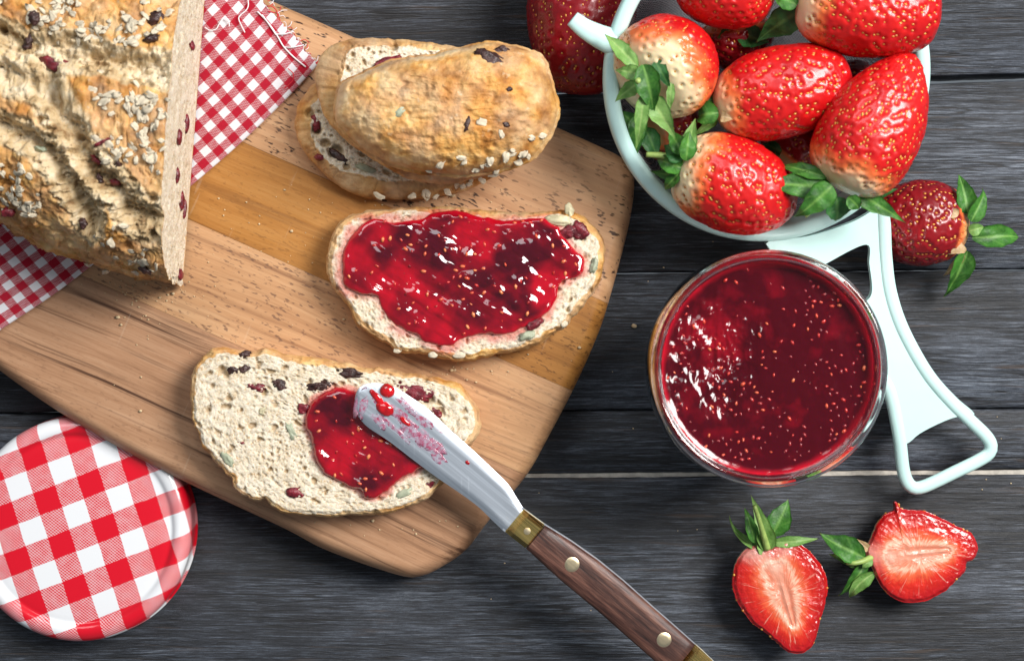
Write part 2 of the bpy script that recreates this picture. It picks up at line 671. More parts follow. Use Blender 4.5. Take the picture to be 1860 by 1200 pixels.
M = {}
M['table'] = m_table()
M['pale_batten'] = m_plain('pale_batten_wood', (0.50, 0.46, 0.40), 0.7, 0.35, 300)
M['strips'] = [
    m_strip('pale_flecked_wood', [(0.34, 0.165, 0.078), (0.53, 0.29, 0.145), (0.66, 0.40, 0.22), (0.30, 0.14, 0.07), (0.050, 0.022, 0.013)], 1.0, 0.4, 1.0, 1.25),
    m_strip('honey_wood', [(0.27, 0.105, 0.020), (0.41, 0.175, 0.038), (0.50, 0.24, 0.065), (0.18, 0.065, 0.014), (0.10, 0.035, 0.008)], 0.7, 0.5, 2.0, 0.8),
    m_strip('pinkish_wood', [(0.36, 0.175, 0.08), (0.54, 0.295, 0.145), (0.66, 0.405, 0.22), (0.25, 0.115, 0.055), (0.13, 0.065, 0.045)], 0.7, 0.85, 3.0, 0.95),
    m_strip('streaked_brown_wood', [(0.24, 0.115, 0.058), (0.43, 0.23, 0.125), (0.56, 0.33, 0.195), (0.095, 0.042, 0.022), (0.09, 0.04, 0.022)], 0.25, 1.0, 4.0, 0.8)]
M['cloth'] = m_gingham('gingham_cotton', (0.40, 0.002, 0.020), (0.76, 0.74, 0.77), 5.0, 0.85, 0.0, 0.05)
M['lid'] = m_gingham('gingham_printed_tin', (0.66, 0.002, 0.016), (0.80, 0.81, 0.83), 9.0, 0.35, 0.8, 0.012)
M['white_thread'] = m_plain('white_cotton_thread', (0.82, 0.78, 0.80), 0.9, 0.1, 2000)
M['red_thread'] = m_plain('red_cotton_thread', (0.68, 0.02, 0.04), 0.9, 0.2, 2000)
M['bread'] = m_bread()
M['oat'] = m_plain('oat_flake', (0.72, 0.62, 0.46), 0.8, 0.25, 700, 0.5, 0.0005)
M['raisin'] = m_plain('dark_raisin', (0.060, 0.022, 0.018), 0.4, 0.6, 500, 0.8, 0.0009)
M['cranberry'] = m_plain('dried_cranberry', (0.23, 0.018, 0.03), 0.35, 0.65, 450, 0.8, 0.0008)
M['pumpkin_seed'] = m_plain('pumpkin_seed', (0.40, 0.43, 0.30), 0.5, 0.35, 300, 0.2, 0.0003)
M['husk_seed'] = m_plain('striped_seed', (0.74, 0.66, 0.42), 0.5, 0.4, 260, 0.2, 0.0003)
M['crumb'] = m_plain('crumb', (0.78, 0.60, 0.36), 0.85, 0.4, 900, 0.4, 0.0003)
M['jam'] = m_jam('strawberry_jam', (0.070, 0.0010, 0.007), (0.42, 0.0025, 0.014))
M['jam_jar'] = m_jam('deep_strawberry_jam', (0.060, 0.0006, 0.0045), (0.38, 0.003, 0.014), 0.11, 0.0)
def m_seed():
    g = G('jam_seed', 0.25, 0.5)
    g.set(Base_Color=g.ramp(g.attr('tone'), [(0.0, (0.20, 0.004, 0.010)), (0.45, (0.55, 0.025, 0.018)), (1.0, (0.78, 0.22, 0.08))]), Coat_Weight=0.6, Coat_Roughness=0.05)
    return g.m


M['jam_seed'] = m_seed()
M['jam_drop'] = m_plain('jam_drop', (0.62, 0.006, 0.012), 0.05, 0.5, 260, 0.1, 0.0002, coat=0.8)
M['berry'] = m_berry('ripe_strawberry', (0.46, 0.003, 0.006), (0.62, 0.010, 0.008), (0.82, 0.66, 0.40))
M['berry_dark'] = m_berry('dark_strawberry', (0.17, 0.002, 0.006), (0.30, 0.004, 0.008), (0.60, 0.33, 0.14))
M['seed_y'] = m_plain('yellow_achene', (0.66, 0.34, 0.05), 0.35, 0.5, 220, 0.0, coat=0.3, col2=(0.50, 0.13, 0.02))
M['flesh'] = m_cutface()
M['leaf'] = m_leaf('green_sepal', (0.014, 0.070, 0.009), (0.055, 0.20, 0.024), (0.17, 0.34, 0.07))
M['leaf_pale'] = m_leaf('pale_green_sepal', (0.095, 0.22, 0.040), (0.20, 0.36, 0.095), (0.32, 0.46, 0.15))
M['leaf_dark'] = m_leaf('dark_green_sepal', (0.012, 0.060, 0.016), (0.030, 0.13, 0.030), (0.10, 0.22, 0.06))
M['leaf_dry'] = m_leaf('dried_sepal', (0.36, 0.23, 0.11), (0.55, 0.40, 0.22), (0.60, 0.46, 0.28))
M['stem'] = m_plain('green_stem', (0.36, 0.50, 0.13), 0.45, 0.3, 300)
M['mint'] = m_plain('mint_plastic', (0.56, 0.80, 0.765), 0.30, 0.03, 60, 0.05, 0.0001)
M['sieve'] = m_sieve()
M['glass'] = m_glass()
M['wood_handle'] = m_handle_wood()
M['steel'] = m_metal('brushed_steel', (0.74, 0.80, 0.88), 0.40, math.radians(39.3), 0.10)
M['brass'] = m_metal('worn_brass', (0.80, 0.58, 0.20), 0.28, math.radians(41), 0.3)
M['rivet'] = m_metal('pale_brass_rivet', (0.90, 0.74, 0.48), 0.36, math.radians(41), 0.12)
def m_smear():
    g = G('thin_jam_film', 0.22, 0.5)
    n = g.noise(g.co(), 800, 4, 0.65)
    g.set(Base_Color=g.ramp(n, [(0.35, (0.36, 0.03, 0.09)), (0.55, (0.58, 0.30, 0.42)), (0.68, (0.78, 0.70, 0.76))]), Alpha=g.rng(n, 0.36, 0.62, 0.75, 0.15), Coat_Weight=0.6, Coat_Roughness=0.05)
    g.bump(n, 0.6, 0.0004)
    return g.m


M['smear'] = m_smear()


# ------------------------------------------------------------------ the table
def build_table():
    root = bpy.data.objects.new('table', None)
    COL.objects.link(root)
    root['kind'] = 'structure'
    root['label'] = 'weathered dark grey plank table top under everything'
    BASE[root.name] = np.zeros(3)
    seams = [((-1750, 1860), (-1790, 0)), ((-1150, 1860), (-1195, 8)), ((-480, 1860), (-525, 6)), ((195, 1860), (140, 12)), ((507, 1860), (489, 3.2)), ((750, 1860), (741, 3.0)), ((871, 1860), (857, 7.5)), ((1590, 1860), (1575, 6)), ((2200, 1860), (2185, 8)), ((2900, 1860), (2880, 0))]
    X0, X1 = -560.0, 560.0
    lines = []
    for (yl, _), (yr, gap) in seams:
        a, b = P(0, yl), P(1860, yr)
        k = (b[1] - a[1]) / (b[0] - a[0])
        lines.append((a[1] - k * a[0], k, max(gap, 0) * PXMM / 2))
    n = 420
    xs = np.linspace(X0, X1, n)
    for q in range(len(lines) - 1):
        (c0, k0, g0), (c1, k1, g1) = lines[q], lines[q + 1]
        top = c0 + k0 * xs - g0 + 0.25 * fbm(np.stack([xs * 0.05, xs * 0, xs * 0 + q], 1), 4, 3) + 0.10 * vnoise(np.stack([xs * 0.6, xs * 0, xs * 0 + q], 1), 5)
        bot = c1 + k1 * xs + g1 + 0.25 * fbm(np.stack([xs * 0.05, xs * 0 + 7, xs * 0 + q], 1), 4, 4) + 0.10 * vnoise(np.stack([xs * 0.6, xs * 0 + 5, xs * 0 + q], 1), 6)
        dz = (0.0, -0.2, 0.0, -0.3, 0.0, -0.15, 0.0, -0.2, 0.0)[q]
        rows = [(top, -14), (top, -0.9), (top - 0.12, -0.3), (top - 0.55, 0.0), (bot + 0.55, 0.0), (bot + 0.12, -0.3), (bot, -0.9), (bot, -14)]
        V = np.concatenate([np.stack([xs, y, np.full(n, z + dz)], 1) for y, z in rows])
        F = grid_faces(len(rows), n, flip=False).tolist()
        part('plank', V, F, M['table'], root, sharp=50)
    # added pale strip, set nearly flush to catch light, for the lit backing below
    c, k, g = lines[6]
    V = []
    for x in (X0, X1):
        for y, z in ((2.2, -6), (2.2, -0.75), (-2.2, -0.75), (-2.2, -6)):
            V.append((x, c + k * x + y, z))
    part('batten', V, [[0, 1, 5, 4], [1, 2, 6, 5], [2, 3, 7, 6]], M['pale_batten'], root, smooth=False)


build_table()

# ------------------------------------------------------------------ cutting board
ZB = 18.0      # top of the board


def build_board():
    out_px = [(300, -84), (490, 0), (700, 93), (900, 182), (1007, 229), (1090, 266), (1131, 287), (1149, 312), (1152, 345), (1140, 420), (1105, 551), (1081, 620), (1041, 708), (1000, 786), (957, 862), (887, 946), (847, 998), (803, 1029), (765, 1046), (722, 1044), (595, 1000), (513, 958), (346, 880), (220, 815), (110, 750), (0, 673), (-80, 605), (-180, 480), (-230, 330), (-200, 150), (-120, -50), (60, -140), (180, -130)]
    o = spline(PL(out_px, 10.0)[:, :2], 260)
    T = np.roll(o, -1, 0) - np.roll(o, 1, 0)
    T /= np.linalg.norm(T, axis=1)[:, None]
    Nn = np.stack([T[:, 1], -T[:, 0]], 1)
    area = 0.5 * np.sum(o[:, 0] * np.roll(o[:, 1], -1) - np.roll(o[:, 0], -1) * o[:, 1])
    if area < 0:
        Nn = -Nn           # outward
    root = thing('cutting_board', 'wooden cutting board glued from pale, honey and brown strips under the bread', 'cutting board', (o[:, 0].mean(), o[:, 1].mean(), 0))
    levels = [(0.9, 0.0), (0.2, 0.8), (0, 2.5), (0, 9), (0.5, 12.5), (1.5, 15.2), (3.0, 17.2), (4.3, 17.85), (5.2, ZB)]
    n = len(o)
    V = np.concatenate([np.column_stack([o - Nn * ins, np.full(n, z)]) for ins, z in levels])
    F = grid_faces(len(levels), n, wrap_v=True, flip=area > 0).tolist()
    F = [f[::-1] for f in F]
    F.append(list(range((len(levels) - 1) * n, len(levels) * n)))
    F.append(list(range(n))[::-1])
    full = new_mesh('board_blank', V - BASE[root.name], F)
    seams_px = [((400, 240), (1105, 551)), ((340, 397), (1018, 700)), ((560, 685), (953, 862))]
    planes = []
    for a, b in seams_px:
        A, B = P(*a, ZB), P(*b, ZB)
        d = B - A
        nrm = np.array([-d[1], d[0], 0]) / np.linalg.norm(d)     # points up the picture
        planes.append(((A - BASE[root.name]) * MM, nrm))
    for q in range(4):
        bm = bmesh.new()
        bm.from_mesh(full)
        bmesh.ops.recalc_face_normals(bm, faces=bm.faces)
        for idx, sign in ((q - 1, 1), (q, -1)):
            if 0 <= idx < 3:
                co, nn = planes[idx]
                nn = nn * sign
                r = bmesh.ops.bisect_plane(bm, geom=bm.verts[:] + bm.edges[:] + bm.faces[:], plane_co=Vector(co - nn * 0.00004), plane_no=Vector(nn), clear_outer=True)
                ed = [e for e in r['geom_cut'] if isinstance(e, bmesh.types.BMEdge)]
                bmesh.ops.contextual_create(bm, geom=ed)
        me = bpy.data.meshes.new('strip')
        bm.to_mesh(me)
        bm.free()
        me.polygons.foreach_set('use_smooth', np.ones(len(me.polygons), bool))
        me.set_sharp_from_angle(angle=math.radians(35))
        link('strip', me, M['strips'][q], root)
    bpy.data.meshes.remove(full)


build_board()


# ------------------------------------------------------------------ gingham cloth
def build_cloth():
    fold = [(-160, 690), (-80, 650), (0, 598), (95, 535), (165, 482), (260, 408), (354, 330), (445, 251), (535, 163), (577, 116)]
    nu, nv = 220, 90
    c = spline([P(x, y, 20)[:2] for x, y in fold], nu, closed=False)
    u = np.concatenate([[0], np.cumsum(np.linalg.norm(np.diff(c, axis=0), axis=1))])
    tt = np.linspace(0, 1, nu)
    ang = np.radians(131 + 0 * tt)       # direction away from the fold
    D = np.stack([np.cos(ang), np.sin(ang)], 1)
    vmax = 58.0
    # one sheet: under layer, round the fold, upper layer
    vs = np.concatenate([np.linspace(vmax, 1.2, 24), np.zeros(7), np.linspace(1.2, vmax, nv)])
    zz = np.concatenate([np.full(24, 18.25), 18.25 + 0.65 * (1 - np.cos(np.linspace(0, math.pi, 7))), np.full(nv, 19.55)])
    back = np.concatenate([np.zeros(24), 0.65 * np.sin(np.linspace(0, math.pi, 7)) - 0.6, np.zeros(nv)])
    m = len(vs)
    V = np.zeros((nu, m, 3))
    V[:, :, :2] = c[:, None, :] + D[:, None, :] * (vs - back * 1.0)[None, :, None]
    rag = 0.8 * fbm(np.stack([vs * 1.2, vs * 0, vs * 0], 1), 3, 8)
    V[-1, :, 0] += rag
    V[-1, :, 1] += rag * 0.7
    V[-2, :, :2] += 0.4 * rag[:, None]
    wav = 0.55 * fbm(np.stack([V[:, :, 0].ravel() * 0.045, V[:, :, 1].ravel() * 0.045, np.zeros(nu * m)], 1), 3, 11).reshape(nu, m)
    V[:, :, 2] = zz[None, :] + np.where(vs[None, :] > 1.0, np.maximum(wav, -0.2) * sstep(0, 10, vs)[None, :] * (zz[None, :] > 19), 0)
    uv = np.zeros((nu, m, 2))
    arc = np.concatenate([-vs[:24] - 2, np.linspace(-2, 0, 7), vs[31:]])
    uv[:, :, 0] = (u / 3.13 + 0.15)[:, None]
    uv[:, :, 1] = (arc / 2.58 - 0.05)[None, :]
    base = (c[:, 0].mean(), c[:, 1].mean(), ZB)
    root = thing('gingham_cloth', 'red and white gingham cloth with a frayed edge under the bread loaf', 'cloth', base)
    part('fabric', V.reshape(-1, 3), grid_faces(nu, m, flip=True), M['cloth'], root, uv=uv.reshape(-1, 2))
    k = 7.06

    def th(pts, z, r, mt):
        q = spline([np.append(P(340 + x / k, y / k, zz_)[:2], zz_) for (x, y), zz_ in zip(pts, z)], 36, closed=False)
        v, f = tube(q, r, 6)
        part('loose_thread', v, f, mt, root)
    th([(1150, 440), (1230, 442), (1300, 425), (1365, 408)], [20, 20.6, 20.4, 20.0], 0.20, M['white_thread'])
    th([(1250, 605), (1330, 610), (1420, 595), (1495, 578)], [20, 20.7, 20.3, 19.6], 0.20, M['white_thread'])
    th([(900, 150), (985, 235), (1080, 350), (1160, 470), (1230, 590), (1330, 700), (1420, 780), (1520, 860)], [20.2] * 8, 0.24, M['white_thread'])
    th([(960, 190), (1060, 330), (1140, 450)], [20.3] * 3, 0.22, M['white_thread'])
    th([(1020, 85), (1090, 85), (1150, 150), (1165, 250), (1230, 380), (1340, 500), (1450, 620), (1540, 740), (1640, 780)], [20.4, 20.6, 20.2, 19.6, 19, 19, 19, 19, 19], 0.16, M['red_thread'])
    th([(1030, 150), (1160, 180), (1200, 290), (1330, 450), (1420, 600), (1550, 790)], [20, 19.6, 19, 18.7, 18.6, 18.6], 0.15, M['red_thread'])
    th([(770, -40), (785, 60), (760, 130), (690, 190), (660, 240), (690, 320), (740, 420)], [20.4] * 7, 0.19, M['white_thread'])
    th([(225, 350), (290, 392), (370, 375), (410, 310), (470, 240), (530, 280), (540, 340)], [20.4, 20.5, 20.4, 20.4, 20.4, 20.4, 20.4], 0.19, M['white_thread'])
    th([(1290, 880), (1355, 940), (1360, 1020), (1310, 1080), (1240, 1140)], [20.4] * 5, 0.15, M['red_thread'])
    th([(1560, 860), (1620, 835), (1690, 780)], [19.4, 19.2, 19], 0.18, M['red_thread'])
    for i in range(26):
        t = i / 25
        x, y = 577 - 95 * t, 116 - 122 * t
        t = min(1, max(0, t + random.gauss(0, 0.03)))
        x, y = 577 - 95 * t, 116 - 122 * t
        L = random.choice([2, 3, 5, 8, 16])
        a = random.gauss(0, 1.6)
        pts = [np.append(P(x - 3, y, 19.4)[:2], 19.5), np.append(P(x + L * 0.5, y - L * 0.3 + a, 19)[:2], 19.2), np.append(P(x + L, y - L * 0.2 + a * 6, 18.6)[:2], 18.5)]
        v, f = tube(spline(pts, 8, closed=False), 0.11, 5)
        part('fringe_thread', v, f, M['white_thread'] if i % 3 else M['red_thread'], root)


build_cloth()


# ------------------------------------------------------------------ bread
def poly_grid(o, rings, power=0.8):
    """rings x n polar grid inside a closed outline, ring 0 at the middle"""
    c = o.mean(0)
    r = np.linspace(0, 1, rings) ** power
    return c + r[:, None, None] * (o - c)[None], r


def crumb_height(p, seed, depth=1.0):
    """relief of a cut crumb, and how much of each place is air hole"""
    q = p.copy()
    q[:, 2] = seed * 3.7
    warp = np.stack([fbm(q / 3.0 + k * 7.7, 2, seed + 60 + k) for k in range(3)], 1)
    w1 = worley(q / 2.1 + warp * 0.35, seed)
    w2 = worley(q / 4.4 + warp * 0.40, seed + 5)
    w3 = worley(q / 1.15 + warp * 0.2, seed + 9)
    patch = sstep(-0.25, 0.25, fbm(q / 7.0, 2, seed + 2))
    hole = np.maximum(0.6 * sstep(0.33, 0.20, w1) * (0.25 + 0.75 * patch), sstep(0.27, 0.17, w2))
    hole = np.maximum(hole, 0.45 * sstep(0.34, 0.16, w3))
    h = -1.15 * hole
    h += 0.22 * fbm(q / 0.8, 2, seed + 3) + 0.55 * fbm(q / 5.0, 4, seed + 4)
    return h * depth, hole


def build_slice(name, label, outline_px, ztop, thick, seed, crust_w=1.6, tilt=(0, 0), holes=(), rough=0.5, stain=None, dome=0.0, group=None, toast=0.35, edge_soft=0.9, bottom_px=None, flour=0.45):
    n = 420
    o = spline(PL(outline_px, ztop)[:, :2], n)
    a = 0.5 * np.sum(o[:, 0] * np.roll(o[:, 1], -1) - np.roll(o[:, 0], -1) * o[:, 1])
    if a < 0:
        o = o[::-1].copy()
    per = np.arange(n)
    jit = rough * 1.2 * fbm(np.column_stack([o * 0.13, np.full(n, seed)]), 3, seed) * (0.4 + sstep(-0.2, 0.5, fbm(np.column_stack([o * 0.07, np.full(n, seed + 3)]), 2, seed + 2))) + 0.12 * rough * fbm(np.column_stack([o * 1.1, np.full(n, seed)]), 2, seed + 1)
    T = np.roll(o, -3, 0) - np.roll(o, 3, 0)
    T /= np.linalg.norm(T, axis=1)[:, None]
    Nn = np.stack([T[:, 1], -T[:, 0]], 1)
    o0 = o
    o = o + Nn * jit[:, None] * 1.5
    rings = 105
    g, r = poly_grid(o0, rings, 0.75)
    g = g + (r ** 8)[:, None, None] * (o - o0)[None]
    if bottom_px is not None:
        bo = spline(PL(bottom_px, ztop - thick * 0.6)[:, :2], 900)
        cc_ = o.mean(0)
        angb = np.arctan2(bo[:, 1] - cc_[1], bo[:, 0] - cc_[0])
        ango = np.arctan2(o[:, 1] - cc_[1], o[:, 0] - cc_[0])
        idx = np.argsort(angb)
        rad_b = np.interp(ango, angb[idx], np.linalg.norm(bo - cc_, axis=1)[idx], period=2 * math.pi)
        flare = np.maximum(rad_b - np.linalg.norm(o - cc_, axis=1), 0)
        fdir = (o - cc_) / np.linalg.norm(o - cc_, axis=1)[:, None]
    else:
        flare = np.zeros(n)
        fdir = Nn
    c = o.mean(0)
    flat = g.reshape(-1, 2)
    dist = (1 - r)[:, None] * np.linalg.norm(o - c, axis=1)[None]      # about the distance to the rim
    dist = dist.ravel()
    p3 = np.column_stack([flat, np.zeros(len(flat))])
    hole = np.zeros(len(flat))
    if dome:
        rr = np.repeat(r, n)
        z = dome * np.clip(1 - rr ** 3.4, 0, 1) ** 0.6 + 0.02 * (flat[:, 1] - c[1]) - 0.05 * (flat[:, 0] - c[0]) * 0
        z += 1.6 * fbm(p3 / 10.0, 4, seed, 0.55) * (1 - rr ** 4) + 0.6 * fbm(p3 / 2.0, 3, seed + 9) + 0.35 * fbm(p3 / np.array([3.2, 1.1, 2.0]), 3, seed + 19) - 0.22 * sstep(0.70, 0.99, 1 - np.abs(fbm(p3 / np.array([14.0, 6.0, 9.0]), 3, seed + 11, 0.6)) * 3) * (1 - rr ** 6) - 0.8 * sstep(0.2, 0.05, worley(p3 / 7.0, seed + 8))
        crust = np.ones(len(flat))
        toa = np.clip(0.15 + 1.3 * fbm(p3 / 12.0, 4, seed + 4, 0.6), 0, 1) * sstep(0.2, 0.9, rr + 0.3)
    else:
        z, hole = crumb_height(p3, seed)
        for (hx, hy, hr, hd) in holes:
            w = P(hx, hy, ztop)[:2]
            d = np.linalg.norm((flat - w) * (1 + 0.3 * fbm(p3 / 1.5, 2, seed + 6))[:, None], axis=1)
            z -= hd * sstep(hr, hr * 0.3, d)
            hole = np.maximum(hole, sstep(hr, hr * 0.5, d))
        z -= edge_soft * sstep(1.5, 0, dist)
        crust = sstep(crust_w * 1.3, crust_w * 0.2, dist + 0.9 * fbm(p3 / 2.2, 3, seed + 7) + 1.1 * fbm(p3 / 11.0, 2, seed + 17))
        toa = np.full(len(flat), toast) * sstep(crust_w, 0, dist)
    top = np.column_stack([flat, ztop + z])
    # side wall, bulging a little
    side, levels = [], 12
    for k in range(1, levels + 1):
        t = k / levels
        bul = (1.1 * math.sin(math.pi * min(t * 1.1, 1)) - 1.0 * t * t)
        q = o + Nn * (bul + 0.5 * fbm(np.column_stack([o * 0.4, np.full(n, t * thick * 0.4 + seed)]), 3, seed + 12))[:, None]
        q = q + fdir * (flare * math.sin(min(1.0, t * 1.5) * math.pi / 2) * (1 - 0.3 * max(0, t - 0.66)))[:, None]
        zt = top[-n:, 2]
        side.append(np.column_stack([q, zt * (1 - t) + (ztop - thick) * t]))
    V = np.concatenate([top] + side)
    V[:, 2] += tilt[0] * (V[:, 0] - c[0]) + tilt[1] * (V[:, 1] - c[1])
    V[-n:, 2] = np.maximum(V[-n:, 2], ztop - thick)
    F = grid_faces(rings + levels, n, wrap_v=True).tolist()
    F.append(list(range((rings + levels - 1) * n, (rings + levels) * n))[::-1])
    ns = n * levels
    attrs = {'crust': np.concatenate([crust, np.ones(ns)]),
             'toast': np.concatenate([toa, np.clip(toast + 0.5 * fbm(V[-ns:] / 6.0, 3, seed + 20), 0, 1)]),
             'torn': np.zeros(len(V)),
             'hole': np.concatenate([hole, np.zeros(ns)]),
             'flour': np.clip(flour + 0.8 * fbm(V / 9.0, 3, seed + 31), 0, 1),
             'stain': np.zeros(len(V))}
    if dome:
        dirn = (flat - c) / (np.linalg.norm(flat - c, axis=1)[:, None] + 1e-6)
        nw = np.clip(dirn @ np.array([-0.55, 0.83]), 0, 1)
        attrs['flour'][:len(flat)] = np.clip(attrs['flour'][:len(flat)] + 0.9 * sstep(0.80, 0.97, rr + 0.06 * fbm(p3 / 3.0, 3, seed + 40)) * nw, 0, 1)
    if stain is not None:
        attrs['stain'][:len(flat)] = stain(flat)
    base = (c[0], c[1], ztop - thick)
    root = thing(name, label, 'bread slice' if not dome else 'bread heel', base, group)
    part('bread', V, F, M['bread'], root, attrs=attrs)
    zf = top[:, 2] + tilt[0] * (top[:, 0] - c[0]) + tilt[1] * (top[:, 1] - c[1])

    def zat(px, py):
        w = P(px, py, ztop)[:2]
        i = np.argmin(((flat - w) ** 2).sum(1))
        return np.array([w[0], w[1], zf[i]])
    return root, zat


def bit(name, root, pos, size, rot, mt, seed, base=ICO2, amp=0.3):
    """a raisin, seed or flake let into a surface: size = half axes in mm"""
    v, f = lump(seed, size, base, amp * 1.5, 1.9)
    v = v + 0.30 * np.stack([fbm(v / 0.8 + k_ * 5.1, 2, seed + k_) for k_ in range(3)], 1)
    c, s = math.cos(rot), math.sin(rot)
    v = np.column_stack([v[:, 0] * c - v[:, 1] * s, v[:, 0] * s + v[:, 1] * c, v[:, 2]])
    return part(name, v + pos, f, mt, root)


# shared oat-flake meshes
OATS = []
for q in range(7):
    v, f = lump(60 + q, (1.3, 0.9, 0.30), ICO2, 0.75, 1.3)
    v[:, 2] -= 0.25 * np.exp(-(v[:, 1] / 0.25) ** 2) * (v[:, 2] > 0)
    OATS.append(new_mesh('oat_flake', v, f))


def oat(root, pos, nrm, scale, seed):
    me = OATS[seed % len(OATS)]
    o = link('oat_flake', me, M['oat'], root)
    a, b, n = frame_from(nrm)
    t = random.uniform(0, 6.28)
    x = a * math.cos(t) + b * math.sin(t)
    y = np.cross(n, x)
    sx, sy, sz = scale * random.uniform(0.8, 1.25), scale * random.uniform(0.75, 1.2), scale * random.uniform(0.8, 1.3)
    mtx = Matrix(((x[0] * sx, y[0] * sy, n[0] * sz, 0), (x[1] * sx, y[1] * sy, n[1] * sz, 0), (x[2] * sx, y[2] * sy, n[2] * sz, 0), (0, 0, 0, 1)))
    mtx.translation = Vector((np.asarray(pos) - BASE[root.name]) * MM)
    o.matrix_local = mtx
    return o


def build_loaf():
    z0 = 20.3
    A, B = P(373, -20, z0), P(332, 516, z0)              # ends of the cut edge on the cloth
    cen = (A + B) / 2
    W = np.linalg.norm(B - A) / 2 + 1.0
    ew = (B - A) / np.linalg.norm(B - A)                   # across, down the picture
    ax = np.array([-math.cos(math.radians(14)), math.sin(math.radians(14)), 0])
    Ltot, Hmax = 104.0, 49.0
    ns, nt = 330, 330
    s = np.linspace(0, 1, ns) ** 1.05
    th = np.linspace(0, math.pi, nt)
    wS = W * np.clip(1 - (s * 0.985) ** 2.4, 0, 1) ** 0.5
    hS = Hmax * np.clip(1 - (s * 0.985) ** 3.0, 0, 1) ** 0.5
    cx, sx = np.cos(th), np.sin(th)
    sup_c = np.sign(cx) * np.abs(cx) ** 0.72
    sup_s = np.abs(sx) ** 0.62
    V = cen + s[:, None, None] * Ltot * ax + wS[:, None, None] * sup_c[None, :, None] * ew + (hS[:, None] * sup_s[None])[:, :, None] * np.array([0, 0, 1.0])
    P0 = V.reshape(-1, 3)
    # smooth normals
    du = np.gradient(V, axis=0)
    dv = np.gradient(V, axis=1)
    N = np.cross(dv, du)
    N /= np.linalg.norm(N, axis=2)[:, :, None] + 1e-9
    out = N.reshape(-1, 3)
    flip = np.sign((out * (P0 - (cen + np.array([-40, 0, 5])))).sum(1).mean())
    out = out * flip
    # torn valleys run across the crust, drawn on the plan
    sc = PXMM * (1 - P0[:, 2] / CAMZ)
    px = 930 + P0[:, 0] / sc
    py = 600 - P0[:, 1] / sc
    nz = np.column_stack([px / 60, py / 60, np.zeros(len(px))])
    wx = px + 16 * fbm(nz, 3, 41) + 6 * fbm(nz * 4, 2, 47)
    wy = py + 16 * fbm(nz + 9, 3, 42) + 6 * fbm(nz * 4 + 3, 2, 48)

    def seg_d(pts):
        best = np.full(len(px), 1e9)
        for (ax_, ay_), (bx_, by_) in zip(pts[:-1], pts[1:]):
            dx, dy = bx_ - ax_, by_ - ay_
            t = np.clip(((wx - ax_) * dx + (wy - ay_) * dy) / (dx * dx + dy * dy), 0, 1)
            best = np.minimum(best, np.hypot(wx - ax_ - t * dx, wy - ay_ - t * dy))
        return best
    d1 = seg_d([(-40, 40), (40, 75), (110, 92), (200, 112), (300, 132), (330, 135)])
    d2 = seg_d([(-60, 190), (10, 225), (60, 262), (110, 310), (150, 385), (165, 412)])
    d3 = seg_d([(85, 110), (90, 180), (130, 250), (175, 315), (215, 355), (255, 395), (300, 410)])
    d4 = seg_d([(-40, 120), (30, 140), (80, 170)])
    torn = np.maximum.reduce([sstep(38, 31, d1), sstep(34, 27, d2), sstep(46, 38, d3), sstep(34, 27, d4)])
    deep = np.maximum.reduce([0.75 * sstep(34, 4, d1), 1.25 * sstep(26, 0, d2), 0.95 * sstep(32, 3, d3), 0.7 * sstep(26, 2, d4)])
    q = P0
    edge = sstep(0.0, 0.035, np.repeat(s, nt))
    disp = -4.8 * deep
    disp += 1.7 * fbm(q / 12.0, 3, 21) + 1.2 * fbm(q / 4.2, 4, 22, 0.6) + 0.5 * fbm(q / 1.2, 2, 23)
    ridge = 1 - np.abs(fbm(q / 6.5 + 3.1, 3, 26, 0.6)) * 3.0
    disp -= 0.8 * sstep(0.72, 0.98, ridge) * (1 - 0.5 * torn)
    disp += torn * (2.0 * (1 - np.abs(fbm(q / np.array([5.0, 2.0, 4.0]), 4, 24, 0.6)) * 2.4) - 1.6 + 0.9 * fbm(q / 1.7, 3, 28, 0.6))
    disp += (1 - torn) * 0.9 * sstep(0.5, 0.1, worley(q / 5.5, 25))
    pit = sstep(0.26, 0.10, worley(q / 8.5, 27))
    disp -= 3.2 * pit * torn + 1.3 * pit * (1 - torn)
    disp *= 0.6 + 0.4 * edge
    D = P0 + out * disp[:, None]
    D[:, 2] = np.maximum(D[:, 2], z0 - 0.2)
    low = sstep(22, 3, P0[:, 2] - z0)
    toast = np.clip(0.05 + 0.8 * fbm(q / 9.0, 3, 31) + 0.35 * low, 0, 1) * (1 - torn)
    cru = np.ones(len(D))
    root = thing('bread_loaf', 'rustic cut bread loaf with oat-strewn torn crust on the gingham cloth', 'bread loaf', (cen[0] - 40, cen[1], z0))
    part('crust', D, grid_faces(ns, nt, flip=flip > 0), M['bread'], root,
         attrs={'crust': cru, 'toast': toast, 'torn': torn * 0.95, 'stain': np.zeros(len(D)), 'hole': np.zeros(len(D)), 'flour': np.clip(0.26 + 0.9 * fbm(q / 9.0, 4, 36, 0.6), 0, 1)})
    # the cut face
    rim = D[:nt]
    nr = 70
    tt = np.linspace(0, 1, nr)
    foot = cen + np.clip((rim - cen) @ ew, -W, W)[:, None] * 0.985 * ew
    foot[:, 2] = z0 - 0.1
    Fv = foot[None] * (1 - tt)[:, None, None] + rim[None] * tt[:, None, None]
    Fp = Fv.reshape(-1, 3)
    h, hol = crumb_height(np.column_stack([Fp @ ew, Fp[:, 2], np.zeros(len(Fp))]), 33, 0.8)
    e = np.minimum(np.repeat(tt, nt), 1 - np.repeat(tt, nt))
    Fp = Fp - ax * (h * sstep(0, 0.05, e))[:, None]
    dz = np.linalg.norm(rim - foot, axis=1)
    dtop = (np.repeat(1 - tt, nt)) * np.tile(dz, nr)
    dbot = np.repeat(tt, nt) * np.tile(dz, nr)
